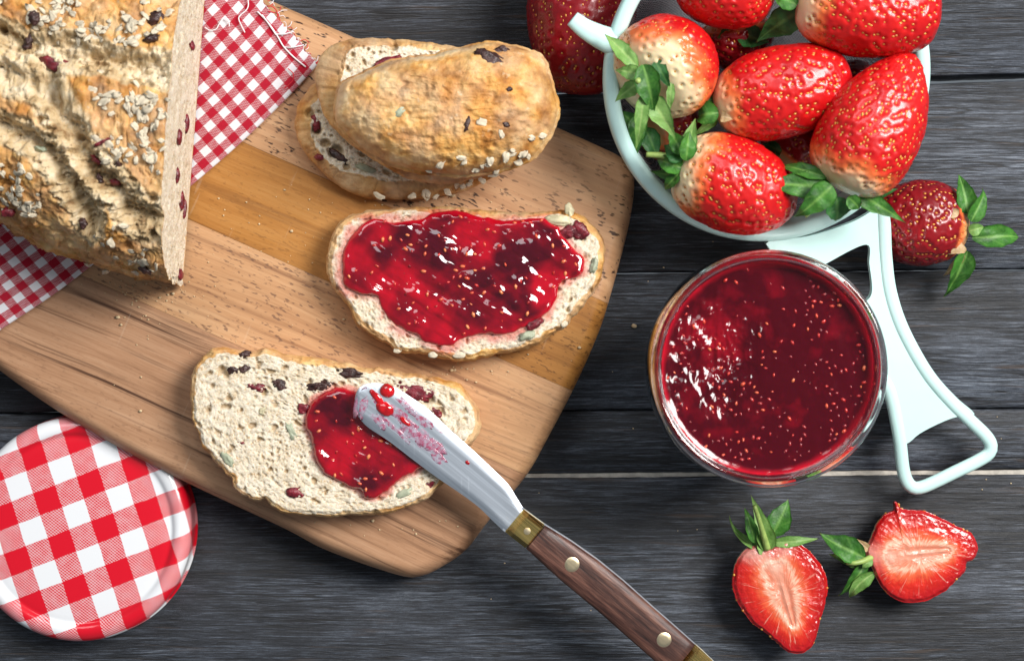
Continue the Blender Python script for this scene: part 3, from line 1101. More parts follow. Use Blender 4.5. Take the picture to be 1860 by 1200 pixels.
    cr = np.maximum(sstep(1.3, 0.3, dtop), 0.6 * sstep(1.5, 0.4, dbot))
    part('cut_face', Fp, grid_faces(nr, nt, flip=False), M['bread'], root,
         attrs={'crust': cr, 'toast': 0.25 * cr, 'torn': np.zeros(len(Fp)), 'stain': np.zeros(len(Fp)), 'hole': hol * 0.35, 'flour': np.full(len(Fp), 0.4)})
    # where a plan position meets the crust
    sc2 = PXMM * (1 - D[:, 2] / CAMZ)
    dpx, dpy = 930 + D[:, 0] / sc2, 600 - D[:, 1] / sc2
    G_ = D.reshape(ns, nt, 3)
    Nd = np.cross(np.gradient(G_, axis=1), np.gradient(G_, axis=0)).reshape(-1, 3) * flip
    Nd /= np.linalg.norm(Nd, axis=1)[:, None] + 1e-9

    def at(x, y):
        d = (dpx - x) ** 2 + (dpy - y) ** 2
        d = d - 0.6 * D[:, 2]
        i = np.argmin(d)
        return D[i], (0.5 * Nd[i] + 0.5 * out[i])
    cl = [((70, 330), (0, 70), 64), ((200, 320), (20, 75), 22), ((165, 320), (165, 245), 46), ((185, 318), (225, 330), 36), ((0, 66), (300, 392), 40), ((60, 300), (380, 500), 22), ((200, 290), (430, 515), 12), ((0, 120), (0, 60), 14)]
    k = 0
    for (xa, xb), (ya, yb), cnt in cl:
        cc = [(random.uniform(xa, xb), random.uniform(ya, yb)) for _ in range(max(3, cnt // 6))]
        for _ in range(cnt):
            bx, by = random.choice(cc)
            x, y = bx + random.gauss(0, 15), by + random.gauss(0, 13)
            if x > 328 - max(0, y) * 0.05:
                continue
            p_, n_ = at(x, y)
            if n_[2] < 0.15:
                continue
            oat(root, p_ + n_ * 0.25, n_ + np.array([random.gauss(0, 0.25), random.gauss(0, 0.25), 0]), random.choice([0.75, 0.9, 1.0, 1.2, 1.5]), k)
            k += 1
    for x, y, sx_, sy_, r_, mt in [(283, 36, 4.2, 3.0, 0.6, 'raisin'), (105, 116, 5.4, 2.1, -0.35, 'cranberry'), (64, 34, 2.8, 3.0, 0.4, 'raisin'), (52, 78, 2.0, 3.4, -0.3, 'raisin'),
                                   (185, 262, 4.0, 0.8, 0.45, 'cranberry'), (176, 292, 3.0, 1.1, -0.6, 'cranberry'), (215, 300, 2.0, 1.3, 0.2, 'raisin'), (212, 330, 2.6, 1.5, -0.3, 'cranberry'),
                                   (180, 325, 1.4, 2.2, 0.5, 'raisin'), (265, 490, 3.2, 1.5, -0.3, 'raisin'), (75, 270, 3.2, 1.2, -0.2, 'pumpkin_seed'), (275, 70, 3.4, 1.6, 0.3, 'raisin'), (150, 405, 1.8, 2.4, 0.3, 'raisin'), (15, 385, 3.0, 2.0, 0.1, 'cranberry')]:
        p_, n_ = at(x, y)
        kz = 1.0 if sx_ > 5 else 0.68
        bit(mt, root, p_ + n_ * (0.7 if sx_ > 5 else 0.25), (sx_ * kz, sy_ * kz, 1.4), r_, M[mt], k, ICO3, 0.4)
        k += 1
    # fruit in the cut face
    for tpos, hz, a, b_ in [(-0.05, 16, 3.4, 1.2), (0.06, 27, 2.6, 1.6), (0.30, 25, 2.4, 1.0), (0.44, 14, 3.2, 1.0), (-0.55, 17, 1.6, 1.6), (0.92, 7, 2.0, 2.4), (0.50, 9, 3.0, 0.7)]:
        c_ = cen + ew * tpos * W + np.array([0, 0, hz])
        v, f = lump(k, (b_, a, 1.3), ICO2, 0.35)
        v = v[:, 0:1] * np.array([0, 0, 1.0]) + v[:, 1:2] * ew + v[:, 2:3] * (-ax) * 0.8
        part('cranberry', v + c_ - ax * 0.1, f, M['cranberry'], root)
        k += 1


build_loaf()

# slices lying on the board
J_OUT = zoomed([(108, 470), (118, 360), (160, 250), (230, 175), (350, 142), (520, 132), (780, 132), (1000, 146), (1200, 152), (1340, 146), (1480, 148), (1580, 190), (1640, 280), (1657, 400), (1640, 500), (1590, 610), (1500, 710), (1420, 790), (1300, 860), (1150, 910), (1000, 945), (900, 960), (740, 958), (650, 930), (560, 925), (490, 918), (430, 850), (340, 810), (270, 740), (200, 640), (140, 550)], 560, 340, 3.1)
J_JAM = zoomed([(190, 480), (195, 380), (240, 280), (330, 185), (400, 180), (460, 195), (560, 190), (640, 180), (700, 145), (790, 128), (860, 140), (940, 160), (1040, 175), (1150, 190), (1260, 178), (1330, 182), (1400, 220), (1430, 260), (1480, 330), (1550, 400), (1555, 460), (1510, 505), (1420, 540), (1390, 640), (1330, 720), (1200, 800), (1080, 830), (960, 830), (850, 860), (820, 890), (760, 897), (660, 870), (600, 830), (480, 770), (420, 700), (380, 620), (280, 595), (210, 560)], 560, 340, 3.1)
P_OUT = zoomed([(80, 450), (80, 330), (100, 210), (160, 140), (260, 105), (400, 118), (600, 145), (800, 175), (1000, 205), (1200, 230), (1380, 258), (1480, 300), (1550, 370), (1588, 440), (1580, 540), (1540, 610), (1470, 710), (1400, 800), (1300, 890), (1150, 945), (1000, 962), (850, 975), (700, 978), (600, 970), (520, 940), (465, 895), (430, 910), (380, 890), (335, 840), (310, 780), (250, 740), (180, 660), (130, 580), (95, 500)], 320, 600, 2.906)
P_JAM = zoomed([(680, 490), (690, 420), (740, 350), (830, 305), (920, 310), (970, 330), (1050, 370), (1150, 450), (1260, 560), (1330, 650), (1320, 710), (1270, 742), (1180, 790), (1110, 850), (1050, 885), (1005, 885), (970, 842), (900, 812), (830, 780), (770, 740), (730, 670), (710, 570)], 320, 600, 2.906)
ZS = 29.5


def dist_to_poly(flat, poly_px, z):
    o = spline(PL(poly_px, z)[:, :2], 160)
    d = np.sqrt(((flat[:, None, :] - o[None]) ** 2).sum(2)).min(1)
    # inside test
    x, y = flat[:, 0], flat[:, 1]
    ins = np.zeros(len(flat), bool)
    for (x0, y0), (x1, y1) in zip(o, np.roll(o, -1, 0)):
        cond = ((y0 > y) != (y1 > y)) & (x < (x1 - x0) * (y - y0) / (y1 - y0 + 1e-12) + x0)
        ins ^= cond
    return np.where(ins, -d, d)


def jam_stain(poly, reach):
    def f(flat):
        d = dist_to_poly(flat, poly, ZS)
        n = fbm(np.column_stack([flat / 3.0, np.zeros(len(flat))]), 3, 71)
        return sstep(reach, 0, d + n * reach * 0.7) * 0.75
    return f


def build_jam(root, poly_px, zbase, thick, seed, seeds, mt, lumps=1.0, ztop_of=None):
    n, rings = 320, 90
    o = spline(PL(poly_px, zbase)[:, :2], n)
    a = 0.5 * np.sum(o[:, 0] * np.roll(o[:, 1], -1) - np.roll(o[:, 0], -1) * o[:, 1])
    if a < 0:
        o = o[::-1].copy()
    o = o + 0.5 * np.stack([fbm(np.column_stack([o / 2.5, np.full(n, k + seed)]), 2, seed) for k in (0, 5)], 1)
    g, r = poly_grid(o, rings, 0.7)
    flat = g.reshape(-1, 2)
    c = o.mean(0)
    dist = ((1 - r)[:, None] * np.linalg.norm(o - c, axis=1)[None]).ravel()
    p3 = np.column_stack([flat, np.full(len(flat), seed * 2.1)])
    low = fbm(p3 / 13.0, 3, seed)
    th = thick * (1 + 0.55 * low)
    prof = np.sqrt(np.clip(1 - (1 - np.clip(dist / 2.6, 0, 1)) ** 2, 0, 1))
    z = th * prof
    z += lumps * prof * (0.50 * fbm(p3 / 5.5, 2, seed + 1) + 0.30 * sstep(0.5, 0.15, worley(p3 / 5.5, seed + 2)) + 0.05 * fbm(p3 / 1.8, 2, seed + 3))
    # drag marks of the knife
    rot = flat @ np.array([[0.55, 0.83], [-0.83, 0.55]]).T
    z += lumps * prof * 0.45 * fbm(np.column_stack([rot[:, 0] / 2.6, rot[:, 1] / 14.0, np.full(len(flat), 3.0)]), 3, seed + 4)
    sp, sf, nv, tone = [], [], 0, []
    iv, jf = ICO1
    pick = rng.permutation(len(flat))
    placed = []
    for i in pick:
        if len(placed) >= seeds:
            break
        if dist[i] < 1.2 or any((flat[i][0] - x) ** 2 + (flat[i][1] - y) ** 2 < 4.0 for x, y in placed):
            continue
        placed.append(tuple(flat[i]))
        t = random.uniform(0, 6.28)
        v = iv * np.array([1.0, 0.58, 0.42]) * random.uniform(0.7, 1.05)
        v = np.column_stack([v[:, 0] * math.cos(t) - v[:, 1] * math.sin(t), v[:, 0] * math.sin(t) + v[:, 1] * math.cos(t), v[:, 2]])
        sink = random.choice([0.12, 0.02, -0.08, -0.18, -0.2])
        tone += [min(1, max(0, 0.6 + sink * 1.8 + random.gauss(0, 0.2)))] * len(iv)
        sp.append(v + np.array([flat[i][0], flat[i][1], zbase + z[i] + sink]))
        sf += [[a_ + nv for a_ in f] for f in jf]
        nv += len(iv)
        dd = ((flat - flat[i]) ** 2).sum(1)
        z = z + 0.13 * np.exp(-dd / 0.9)
    V = np.column_stack([flat, zbase + z])
    skirt = np.column_stack([o, np.full(n, zbase - 1.5)])
    thk = np.clip(0.5 + 0.85 * low + 0.35 * fbm(p3 / 4.0, 2, seed + 8), 0, 1) * sstep(0.0, 3.0, dist)
    V = np.concatenate([V, skirt])
    F = grid_faces(rings + 1, n, wrap_v=True)
    j = part('jam', V, F, mt, root, attrs={'thick': np.concatenate([thk, np.zeros(n)])})
    part('jam_seeds', np.concatenate(sp), sf, M['jam_seed'], j, kind='stuff', attrs={'tone': tone})

    def zj(px, py, zz):
        w = P(px, py, zz)[:2]
        i = np.argmin(((flat - w) ** 2).sum(1))
        return V[i]
    return j, zj


def build_flat_slices():
    k = 300
    rj, zat = build_slice('jam_bread_slice', 'bread slice spread to its edges with jam beside the stacked slices', J_OUT, ZS, ZS - ZB, 3, 1.6, rough=1.0, toast=0.25, flour=0.35, stain=jam_stain(J_JAM, 3.2))
    build_jam(rj, J_JAM, ZS - 0.2, 1.7, 5, 120, M['jam'])

    def z4(x, y):
        return 560 + x / 3.1, 340 + y / 3.1
    for x, y, a, b, r, mt, nm in [(1530, 245, 2.7, 3.0, 0.5, 'cranberry', 'cranberry'), (1465, 255, 2.6, 2.0, 0.2, 'cranberry', 'cranberry'), (1405, 188, 4.4, 1.7, -0.1, 'husk_seed', 'husk_seed'), (1470, 132, 1.5, 2.2, 0.3, 'husk_seed', 'husk_seed'), (1608, 440, 1.3, 2.6, -0.2, 'pumpkin_seed', 'pumpkin_seed'), (1230, 835, 2.6, 1.3, 0.3, 'pumpkin_seed', 'pumpkin_seed'), (1275, 770, 3.2, 1.5, 0.5, 'cranberry', 'cranberry'), (700, 940, 2.0, 1.4, 0.2, 'oat', 'oat_flake'), (850, 945, 2.8, 1.2, 0.1, 'oat', 'oat_flake'), (500, 915, 2.0, 1.5, 0.3, 'oat', 'oat_flake'), (1440, 770, 1.8, 1.3, 0.7, 'oat', 'oat_flake')]:
        bit(nm, rj, zat(*z4(x, y)) + np.array([0, 0, 0.15]), (a * 0.75, b * 0.75, 0.35) if mt == 'oat' else (a, b, 1.0), r, M[mt], k, ICO3 if mt != 'oat' else ICO2, 0.3)
        k += 1
    holes = [(402, 672, 2.0, 2.0), (378, 745, 1.1, 1.6), (385, 700, 1.0, 1.2), (470, 660, 1.2, 1.0), (780, 725, 2.2, 1.6), (800, 745, 1.6, 1.4), (820, 725, 1.0, 1.2), (650, 775, 1.0, 1.0), (520, 855, 0.8, 0.8), (785, 880, 1.6, 1.4), (410, 680, 1.5, 1.4), (500, 735, 1.1, 0.8)]
    rp, zap = build_slice('half_spread_bread_slice', 'speckled bread slice with one spoonful of jam under the knife blade', P_OUT, ZS, ZS - ZB, 13, 1.5, holes=holes, rough=1.1, toast=0.12, flour=0.42, stain=jam_stain(P_JAM, 1.6))
    j, zj = build_jam(rp, P_JAM, ZS - 0.2, 2.4, 15, 60, M['jam'], 0.6)

    def z5(x, y):
        return 320 + x / 2.906, 600 + y / 2.906
    for x, y, a, b, r, mt in [(925, 225, 3.6, 1.3, -0.1, 'raisin'), (755, 292, 4.2, 1.3, 0.05, 'raisin'), (545, 285, 2.2, 1.5, -0.5, 'raisin'), (425, 300, 2.6, 1.2, -0.2, 'cranberry'), (670, 412, 1.8, 1.4, 0.1, 'cranberry'), (625, 855, 2.8, 1.5, -0.2, 'cranberry'), (1260, 325, 6.2, 2.3, -0.35, 'cranberry'), (1370, 435, 1.8, 1.4, -0.6, 'cranberry'), (605, 530, 1.0, 2.9, 0.45, 'pumpkin_seed'), (270, 680, 1.2, 3.0, 0.65, 'pumpkin_seed'), (1200, 860, 3.2, 1.2, 0.5, 'pumpkin_seed'), (1330, 815, 2.4, 1.2, 0.6, 'cranberry'), (350, 130, 2.6, 0.9, 0.3, 'raisin'), (300, 210, 1.6, 1.2, 0.2, 'raisin'), (355, 205, 1.6, 1.0, 0.2, 'raisin'), (345, 590, 1.6, 0.6, -0.4, 'cranberry'), (455, 425, 1.1, 1.1, 0, 'husk_seed')]:
        bit(mt, rp, zap(*z5(x, y)) + np.array([0, 0, -0.12]), (a, b, 0.55), r, M[mt], k, ICO3, 0.5)
        k += 1
    return zj


zjam = build_flat_slices()


# the stack of three
def build_stack():
    def z2(pts):
        return zoomed(pts, 500, 40, 2.818)
    B = z2([(112, 500), (135, 415), (180, 350), (260, 300), (420, 270), (700, 250), (1000, 300), (1180, 420), (1240, 560), (1215, 690), (1080, 800), (930, 865), (760, 895), (560, 900), (410, 875), (290, 800), (190, 700), (130, 610)])
    Mo = z2([(215, 330), (215, 230), (260, 155), (330, 110), (450, 98), (600, 103), (760, 118), (900, 140), (1080, 180), (1230, 290), (1290, 450), (1240, 640), (1110, 760), (900, 815), (700, 795), (520, 705), (370, 600), (262, 480)])
    Bt = z2([(150, 500), (150, 430), (200, 370), (280, 320), (430, 285), (700, 270), (1000, 310), (1160, 430), (1200, 560), (1160, 680), (1020, 770), (880, 815), (720, 830), (540, 815), (400, 790), (300, 760), (220, 690), (165, 600)])
    Mt = z2([(330, 380), (318, 290), (335, 200), (370, 135), (440, 106), (600, 108), (760, 122), (900, 145), (1070, 190), (1200, 300), (1240, 450), (1190, 610), (1060, 720), (880, 760), (700, 745), (540, 660), (420, 570), (352, 470)])
    T = z2([(308, 500), (312, 400), (335, 330), (400, 280), (500, 240), (640, 195), (800, 165), (950, 140), (1080, 112), (1200, 122), (1300, 150), (1370, 190), (1402, 270), (1430, 380), (1440, 460), (1420, 540), (1375, 620), (1300, 690), (1200, 742), (1080, 770), (950, 780), (780, 770), (650, 740), (560, 710), (460, 660), (380, 590), (340, 540)])
    k = 500
    rb, zb = build_slice('lowest_bread_slice', 'lowest bread slice of the stack, dark fruit in its cut side', Bt, 28.5, 10.5, 23, 2.0, rough=0.8, toast=0.5, bottom_px=B, holes=[(562, 205, 2.2, 2.2), (575, 235, 2.4, 2.5), (610, 275, 3.0, 2.5), (590, 260, 2.0, 2.0)])
    rm, zm = build_slice('middle_bread_slice', 'middle bread slice of the stack with a smooth brown crust', Mt, 39.0, 10.0, 33, 1.6, rough=0.5, toast=0.35, bottom_px=Mo, holes=[(715, 85, 1.8, 2.0), (640, 98, 1.0, 1.5), (668, 90, 0.8, 1.0), (630, 122, 0.8, 1.0), (690, 95, 0.7, 1.0), (660, 130, 0.6, 0.9)])
    rt, zt = build_slice('bread_heel', 'domed golden crust heel lying on top of the stacked slices', T, 43.5, 4.0, 43, dome=12.5, rough=0.6, toast=0.3, flour=0.22)

    def q(x, y):
        return 500 + x / 2.818, 40 + y / 2.818
    for x, y, a, b, r, mt in [(570, 213, 4.6, 1.8, 0.3, 'cranberry')]:
        bit(mt, rm, zm(*q(x, y)), (a, b, 1.0), r, M[mt], k, ICO3, 0.35)
        k += 1
    for x, y, a, b, r, mt in [(205, 520, 1.5, 2.6, 0.2, 'cranberry'), (330, 690, 3.6, 1.4, -0.6, 'raisin'), (470, 750, 3.0, 1.2, -0.3, 'pumpkin_seed'), (225, 690, 1.4, 1.0, 0.1, 'cranberry')]:
        bit(mt, rb, zb(*q(x, y)), (a, b, 1.1), r, M[mt], k, ICO3, 0.4)
        k += 1
    for x, y, a, b, r, mt in [(1095, 215, 4.6, 2.6, -0.5, 'raisin'), (1150, 170, 2.6, 1.6, 0.2, 'raisin'), (1195, 370, 0.9, 0.9, 0, 'raisin'), (650, 480, 2.6, 1.2, 0.5, 'pumpkin_seed'), (985, 545, 0.9, 2.2, -0.2, 'raisin'), (1180, 545, 1.3, 1.0, 0.1, 'raisin')]:
        bit(mt, rt, zt(*q(x, y)) + np.array([0, 0, -0.35]), (a, b, 0.9), r, M[mt], k, ICO3, 0.4)
        k += 1
    for x, y in [(1065, 535), (1160, 595), (1365, 590), (1310, 605), (850, 740), (960, 710), (970, 730), (1090, 740), (1200, 690), (1215, 670), (1270, 680), (1290, 690), (1130, 765), (1060, 745), (1100, 720), (1180, 700), (1240, 715), (1030, 760), (790, 765)]:
        p_ = zt(*q(x, y))
        oat(rt, p_ + np.array([0, 0, 0.2]), np.array([(x - 870) / 900, -(y - 450) / 500, 1.0]), random.uniform(0.8, 1.5), k)
        k += 1
    for x, y in [(930, 815), (990, 820), (1000, 800), (1060, 800), (880, 860), (770, 870), (820, 885), (780, 878), (960, 830), (530, 880), (700, 878), (1120, 770)]:
        p_ = zb(*q(x, y))
        oat(rb, p_ + np.array([0, -0.6, -0.6]), np.array([(x - 700) / 900, -0.6, 1.0]), random.uniform(0.9, 1.6), k)
        k += 1


build_stack()


# ------------------------------------------------------------------ knife
def build_knife():
    # centre line in plan; the knife leans on the slice and slopes gently down to the handle
    tip, end = P(646, 702, 35.0), P(1330, 1262, 21.0)
    ax = end - tip
    L = np.linalg.norm(ax)
    ax = ax / L
    side = np.cross(np.array([0, 0, 1.0]), ax)
    side /= np.linalg.norm(side)                       # toward the upper right of the plan
    up = np.cross(ax, side)

    def hit(px, py):
        """where the sight line of a plan position meets the knife's own plane: returns (along, across)"""
        cam_ = np.array([0, 0, CAMZ])
        g = P(px, py, 0)
        d = g - cam_
        t = np.dot(tip - cam_, up) / np.dot(d, up)
        w = cam_ + d * t - tip
        return np.dot(w, ax), np.dot(w, side)

    def at(a, s, h):
        return tip + ax * a + side * s + up * h
    root = thing('butter_knife', 'spreading knife with steel blade, brass bolster and riveted dark wooden handle', 'knife', tuple(P(950, 950, 22)))
    upper = [hit(*p) for p in [(644, 731), (646, 716), (653, 704), (665, 697), (681, 695), (700, 697), (718, 703), (750, 723), (782, 746), (815, 778), (858, 816), (897, 853), (923, 879), (937, 901), (947, 917), (952, 924)]]
    lower = [hit(*p) for p in [(644, 731), (646, 745), (652, 757), (668, 775), (707, 801), (750, 834), (793, 866), (837, 896), (869, 920), (895, 945), (916, 965)]]
    us = np.array(spline(upper, 90, closed=False))
    ls = np.array(spline(lower, 90, closed=False))
    nacross = 14
    rows_t, rows_b = [], []
    for k in range(90):
        for j in range(nacross):
            t = j / (nacross - 1)
            q = us[k] * (1 - t) + ls[k] * t
            e = min(t, 1 - t) * 2
            edge = min(1.0, k / 6)
            hth = 0.35 + 0.55 * min(1, e * 3) * edge
            dish = -0.35 * math.sin(math.pi * t) * sstep(0, 30, q[0]) * 0.3
            rows_t.append(at(q[0], q[1], hth + dish))
            rows_b.append(at(q[0], q[1], -0.2))
    Vt, Vb = np.array(rows_t), np.array(rows_b)
    nn = len(Vt)
    F = grid_faces(90, nacross).tolist() + [[a + nn for a in f[::-1]] for f in grid_faces(90, nacross).tolist()]
    for k in range(89):
        for j in (0, nacross - 1):
            a, b = k * nacross + j, (k + 1) * nacross + j
            F.append([a, b, b + nn, a + nn] if j else [b, a, a + nn, b + nn])
    F.append([89 * nacross + j for j in range(nacross)] + [89 * nacross + j + nn for j in range(nacross)][::-1])
    bm = bmesh.new()
    me = new_mesh('blade', np.concatenate([Vt, Vb]) - BASE[root.name], F)
    bm.from_mesh(me)
    bmesh.ops.recalc_face_normals(bm, faces=bm.faces)
    bm.to_mesh(me)
    bm.free()
    me.set_sharp_from_angle(angle=math.radians(30))
    blade = link('blade', me, M['steel'], root)

    def loft(name, stations, mt, prof, uv=False, sharp=30):
        """stations: (along, s0, s1, height); prof: list of (t across 0..1, h 0..1)"""
        V, U = [], []
        for a, s0, s1, h in stations:
            for t, hh in prof:
                V.append(at(a, s0 + (s1 - s0) * t, hh * h))
                U.append((a * MM, (s0 + (s1 - s0) * t) * MM + hh * 0.002))
        n, m = len(prof), len(stations)
        F = grid_faces(m, n, wrap_v=True).tolist()
        F.append(list(range(n)))
        F.append([(m - 1) * n + k for k in range(n)][::-1])
        V = np.array(V) - BASE[root.name]
        me = new_mesh(name, V, F, True, None, U if uv else None)
        bm = bmesh.new()
        bm.from_mesh(me)
        bmesh.ops.recalc_face_normals(bm, faces=bm.faces)
        bm.to_mesh(me)
        bm.free()
        me.set_sharp_from_angle(angle=math.radians(sharp))
        return link(name, me, mt, root)
    # handle outline
    hu = [hit(*p) for p in [(949, 922), (987, 950), (1037, 981), (1084, 1014), (1132, 1053), (1180, 1096), (1228, 1138), (1273, 1178), (1300, 1204), (1330, 1232)]]
    hl = [hit(*p) for p in [(918, 965), (957, 996), (1010, 1045), (1052, 1080), (1095, 1116), (1140, 1156), (1186, 1196), (1225, 1232), (1250, 1256), (1290, 1290)]]
    hu, hl = np.array(hu), np.array(hl)

    def sides(a):
        return np.interp(a, hu[:, 0], hu[:, 1]), np.interp(a, hl[:, 0], hl[:, 1])
    a_b0 = (hit(949, 923)[0] + hit(918, 965)[0]) / 2
    a_b1 = (hit(986, 950)[0] + hit(956, 995)[0]) / 2
    a_e0 = hit(1240, 1193)[0]
    a_e1 = a_e0 + 14
    # full-length tang: its bright edge shows beside the scales
    st = []
    for a in np.linspace(a_b0 - 1.0, a_e1, 40):
        u_, l_ = sides(a)
        st.append((a, u_ + 0.18, l_ - 0.05, 1.0))
    loft('tang', st, M['steel'], [(0, 0.55), (1, 0.55), (1, -1.0), (0, -1.0)])

    def bolster(name, a0, a1, mtl):
        sts = []
        for a, hh, ins in [(a0, 1.0, 0), (a0 + 0.3, 1.6, 0), (a0 + 2.2, 3.4, 0.0), (a1 - 0.5, 3.4, 0.0), (a1 - 0.05, 3.0, 0.0)]:
            u_, l_ = sides(a)
            sts.append((a, u_ - ins, l_ + ins, hh))
        return loft(name, sts, mtl, [(0.0, 0.15), (0.0, 0.42), (0.16, 1.0), (0.84, 1.0), (1.0, 0.42), (1.0, -0.6), (0.0, -0.6)], sharp=20)
    bol = bolster('bolster', a_b0, a_b1, M['brass'])
    bolster('end_cap', a_e0, a_e1, M['brass'])
    sts = []
    for a in np.linspace(a_b1 + 0.25, a_e0 - 0.15, 60):
        u_, l_ = sides(a)
        e = min(1.0, (a - a_b1) / 1.2, (a_e0 - a) / 1.2)
        sts.append((a, u_ - 0.10, l_ + 0.05, 2.7 + 0.75 * max(e, 0.2)))
    loft('handle_scale', sts, M['wood_handle'], [(0.0, 0.16), (0.0, 0.62), (0.04, 0.80), (0.12, 0.94), (0.25, 1.0), (0.5, 1.03), (0.75, 1.0), (0.88, 0.94), (0.96, 0.80), (1.0, 0.62), (1.0, -0.7), (0.0, -0.7)], uv=True, sharp=50)

    def pin(name, px, py, r, h, mt, par):
        a, s = hit(px, py)
        c = at(a, s, h)
        V, n = [], 28
        for rr, hh in [(r, -1.2), (r, 0.0), (r * 0.93, 0.12), (r * 0.5, 0.2), (0.02, 0.22)]:
            for k in range(n):
                t = 2 * math.pi * k / n
                V.append(c + ax * rr * math.cos(t) + side * rr * math.sin(t) + up * hh)
        F = [f[::-1] for f in grid_faces(5, n, wrap_v=True).tolist()]
        part(name, V, [f[::-1] for f in F], mt, par, sharp=40)
    pin('rivet', 1037, 1021, 2.4, 3.45, M['rivet'], root)
    pin('rivet', 1203, 1157, 2.4, 3.45, M['rivet'], root)
    pin('pin', 956, 961, 1.15, 3.38, M['rivet'], bol)
    # jam left on the blade

    def drop(px, py, sx, sy, sz, rot, mt, nm, seed, amp=0.2):
        a, s = hit(px, py)
        v, f = lump(seed, (sx, sy, sz), ICO3, amp)
        c_, s_ = math.cos(rot), math.sin(rot)
        x, y = v[:, 0] * c_ - v[:, 1] * s_, v[:, 0] * s_ + v[:, 1] * c_
        part(nm, np.array([at(a + x[i], s + y[i], 0.75 + v[i, 2]) for i in range(len(v))]), f, mt, blade)
    drop(704, 709, 2.5, 2.2, 1.7, 0.3, M['jam_drop'], 'jam_drop', 801, 0.12)
    drop(699, 741, 3.0, 2.1, 1.5, 0.2, M['jam_drop'], 'jam_drop', 802, 0.2)
    drop(685, 722, 3.6, 1.2, 0.8, -0.2, M['jam_drop'], 'jam_drop', 803, 0.3)
    drop(735, 764, 2.0, 0.9, 0.6, 0.0, M['jam_drop'], 'jam_drop', 804, 0.4)
    drop(849, 839, 0.8, 0.6, 0.4, 0.0, M['jam_drop'], 'jam_drop', 805, 0.2)
    for i, (x, y, sx, sy, r) in enumerate([(657, 733, 1.5, 4.0, 0.4), (720, 750, 6.5, 1.3, 0.05), (755, 790, 8.0, 1.6, 0.0), (775, 800, 6.0, 2.2, 0.1), (745, 742, 5.0, 0.9, 0.0), (712, 775, 6.0, 1.0, -0.05), (785, 822, 4.5, 1.2, 0.0), (770, 765, 5.0, 1.0, 0.1), (690, 765, 4.0, 1.0, -0.1)]):
        drop(x, y, sx * 1.1, sy * 1.25, 0.22, r, M['smear'], 'jam_smear', 820 + i, 0.95)


build_knife()


# ------------------------------------------------------------------ jar lid
def build_lid():
    c = P(142, 961, 12)
    R = 36.6
    prof = [(R - 1.2, 0.6), (R - 0.3, 0.2), (R, 0.8), (R - 0.1, 1.8), (R - 0.5, 2.4), (R - 0.5, 9.2), (R - 0.7, 10.6), (R - 1.5, 11.9), (R - 2.9, 12.8), (R - 4.2, 13.0), (R - 5.4, 12.7), (R - 6.3, 12.0), (R - 7.0, 11.75), (R - 9.0, 12.0), (R - 14.0, 12.25), (12, 12.4), (0.01, 12.45)]
    pr = spline(prof, 90, closed=False)
    V, F = lathe(pr, (c[0], c[1], 0), 160)
    a = math.radians(18.0)
    d = V[:, :2] - c[:2]
    r = np.linalg.norm(d, axis=1)
    k = 7.45
    ref = P(192, 958, 12)[:2] - c[:2]
    drop = np.where(r > R - 3, 1 + np.clip(13 - V[:, 2], 0, 13) * 0.012, 1.0)
    dd = d * drop[:, None] - ref
    u = (dd[:, 0] * math.cos(a) + dd[:, 1] * math.sin(a)) / k + 1.0
    v = (-dd[:, 0] * math.sin(a + 0.05) + dd[:, 1] * math.cos(a + 0.05)) / k + 1.0
    root = thing('jar_lid', 'round metal jar lid printed with large red and white gingham checks', 'jar lid', (c[0], c[1], 0))
    part('lid_shell', V, [f[::-1] for f in F], M['lid'], root, uv=np.column_stack([u, v]))
    V2, F2 = lathe(spline([(R - 1.3, 0.7), (R - 1.3, 8.5), (R - 3, 11.2), (R - 8, 11.3), (0.01, 11.6)], 30, closed=False), (c[0], c[1], 0), 96)
    part('lining', V2, F2, M['pale_batten'], root)


build_lid()


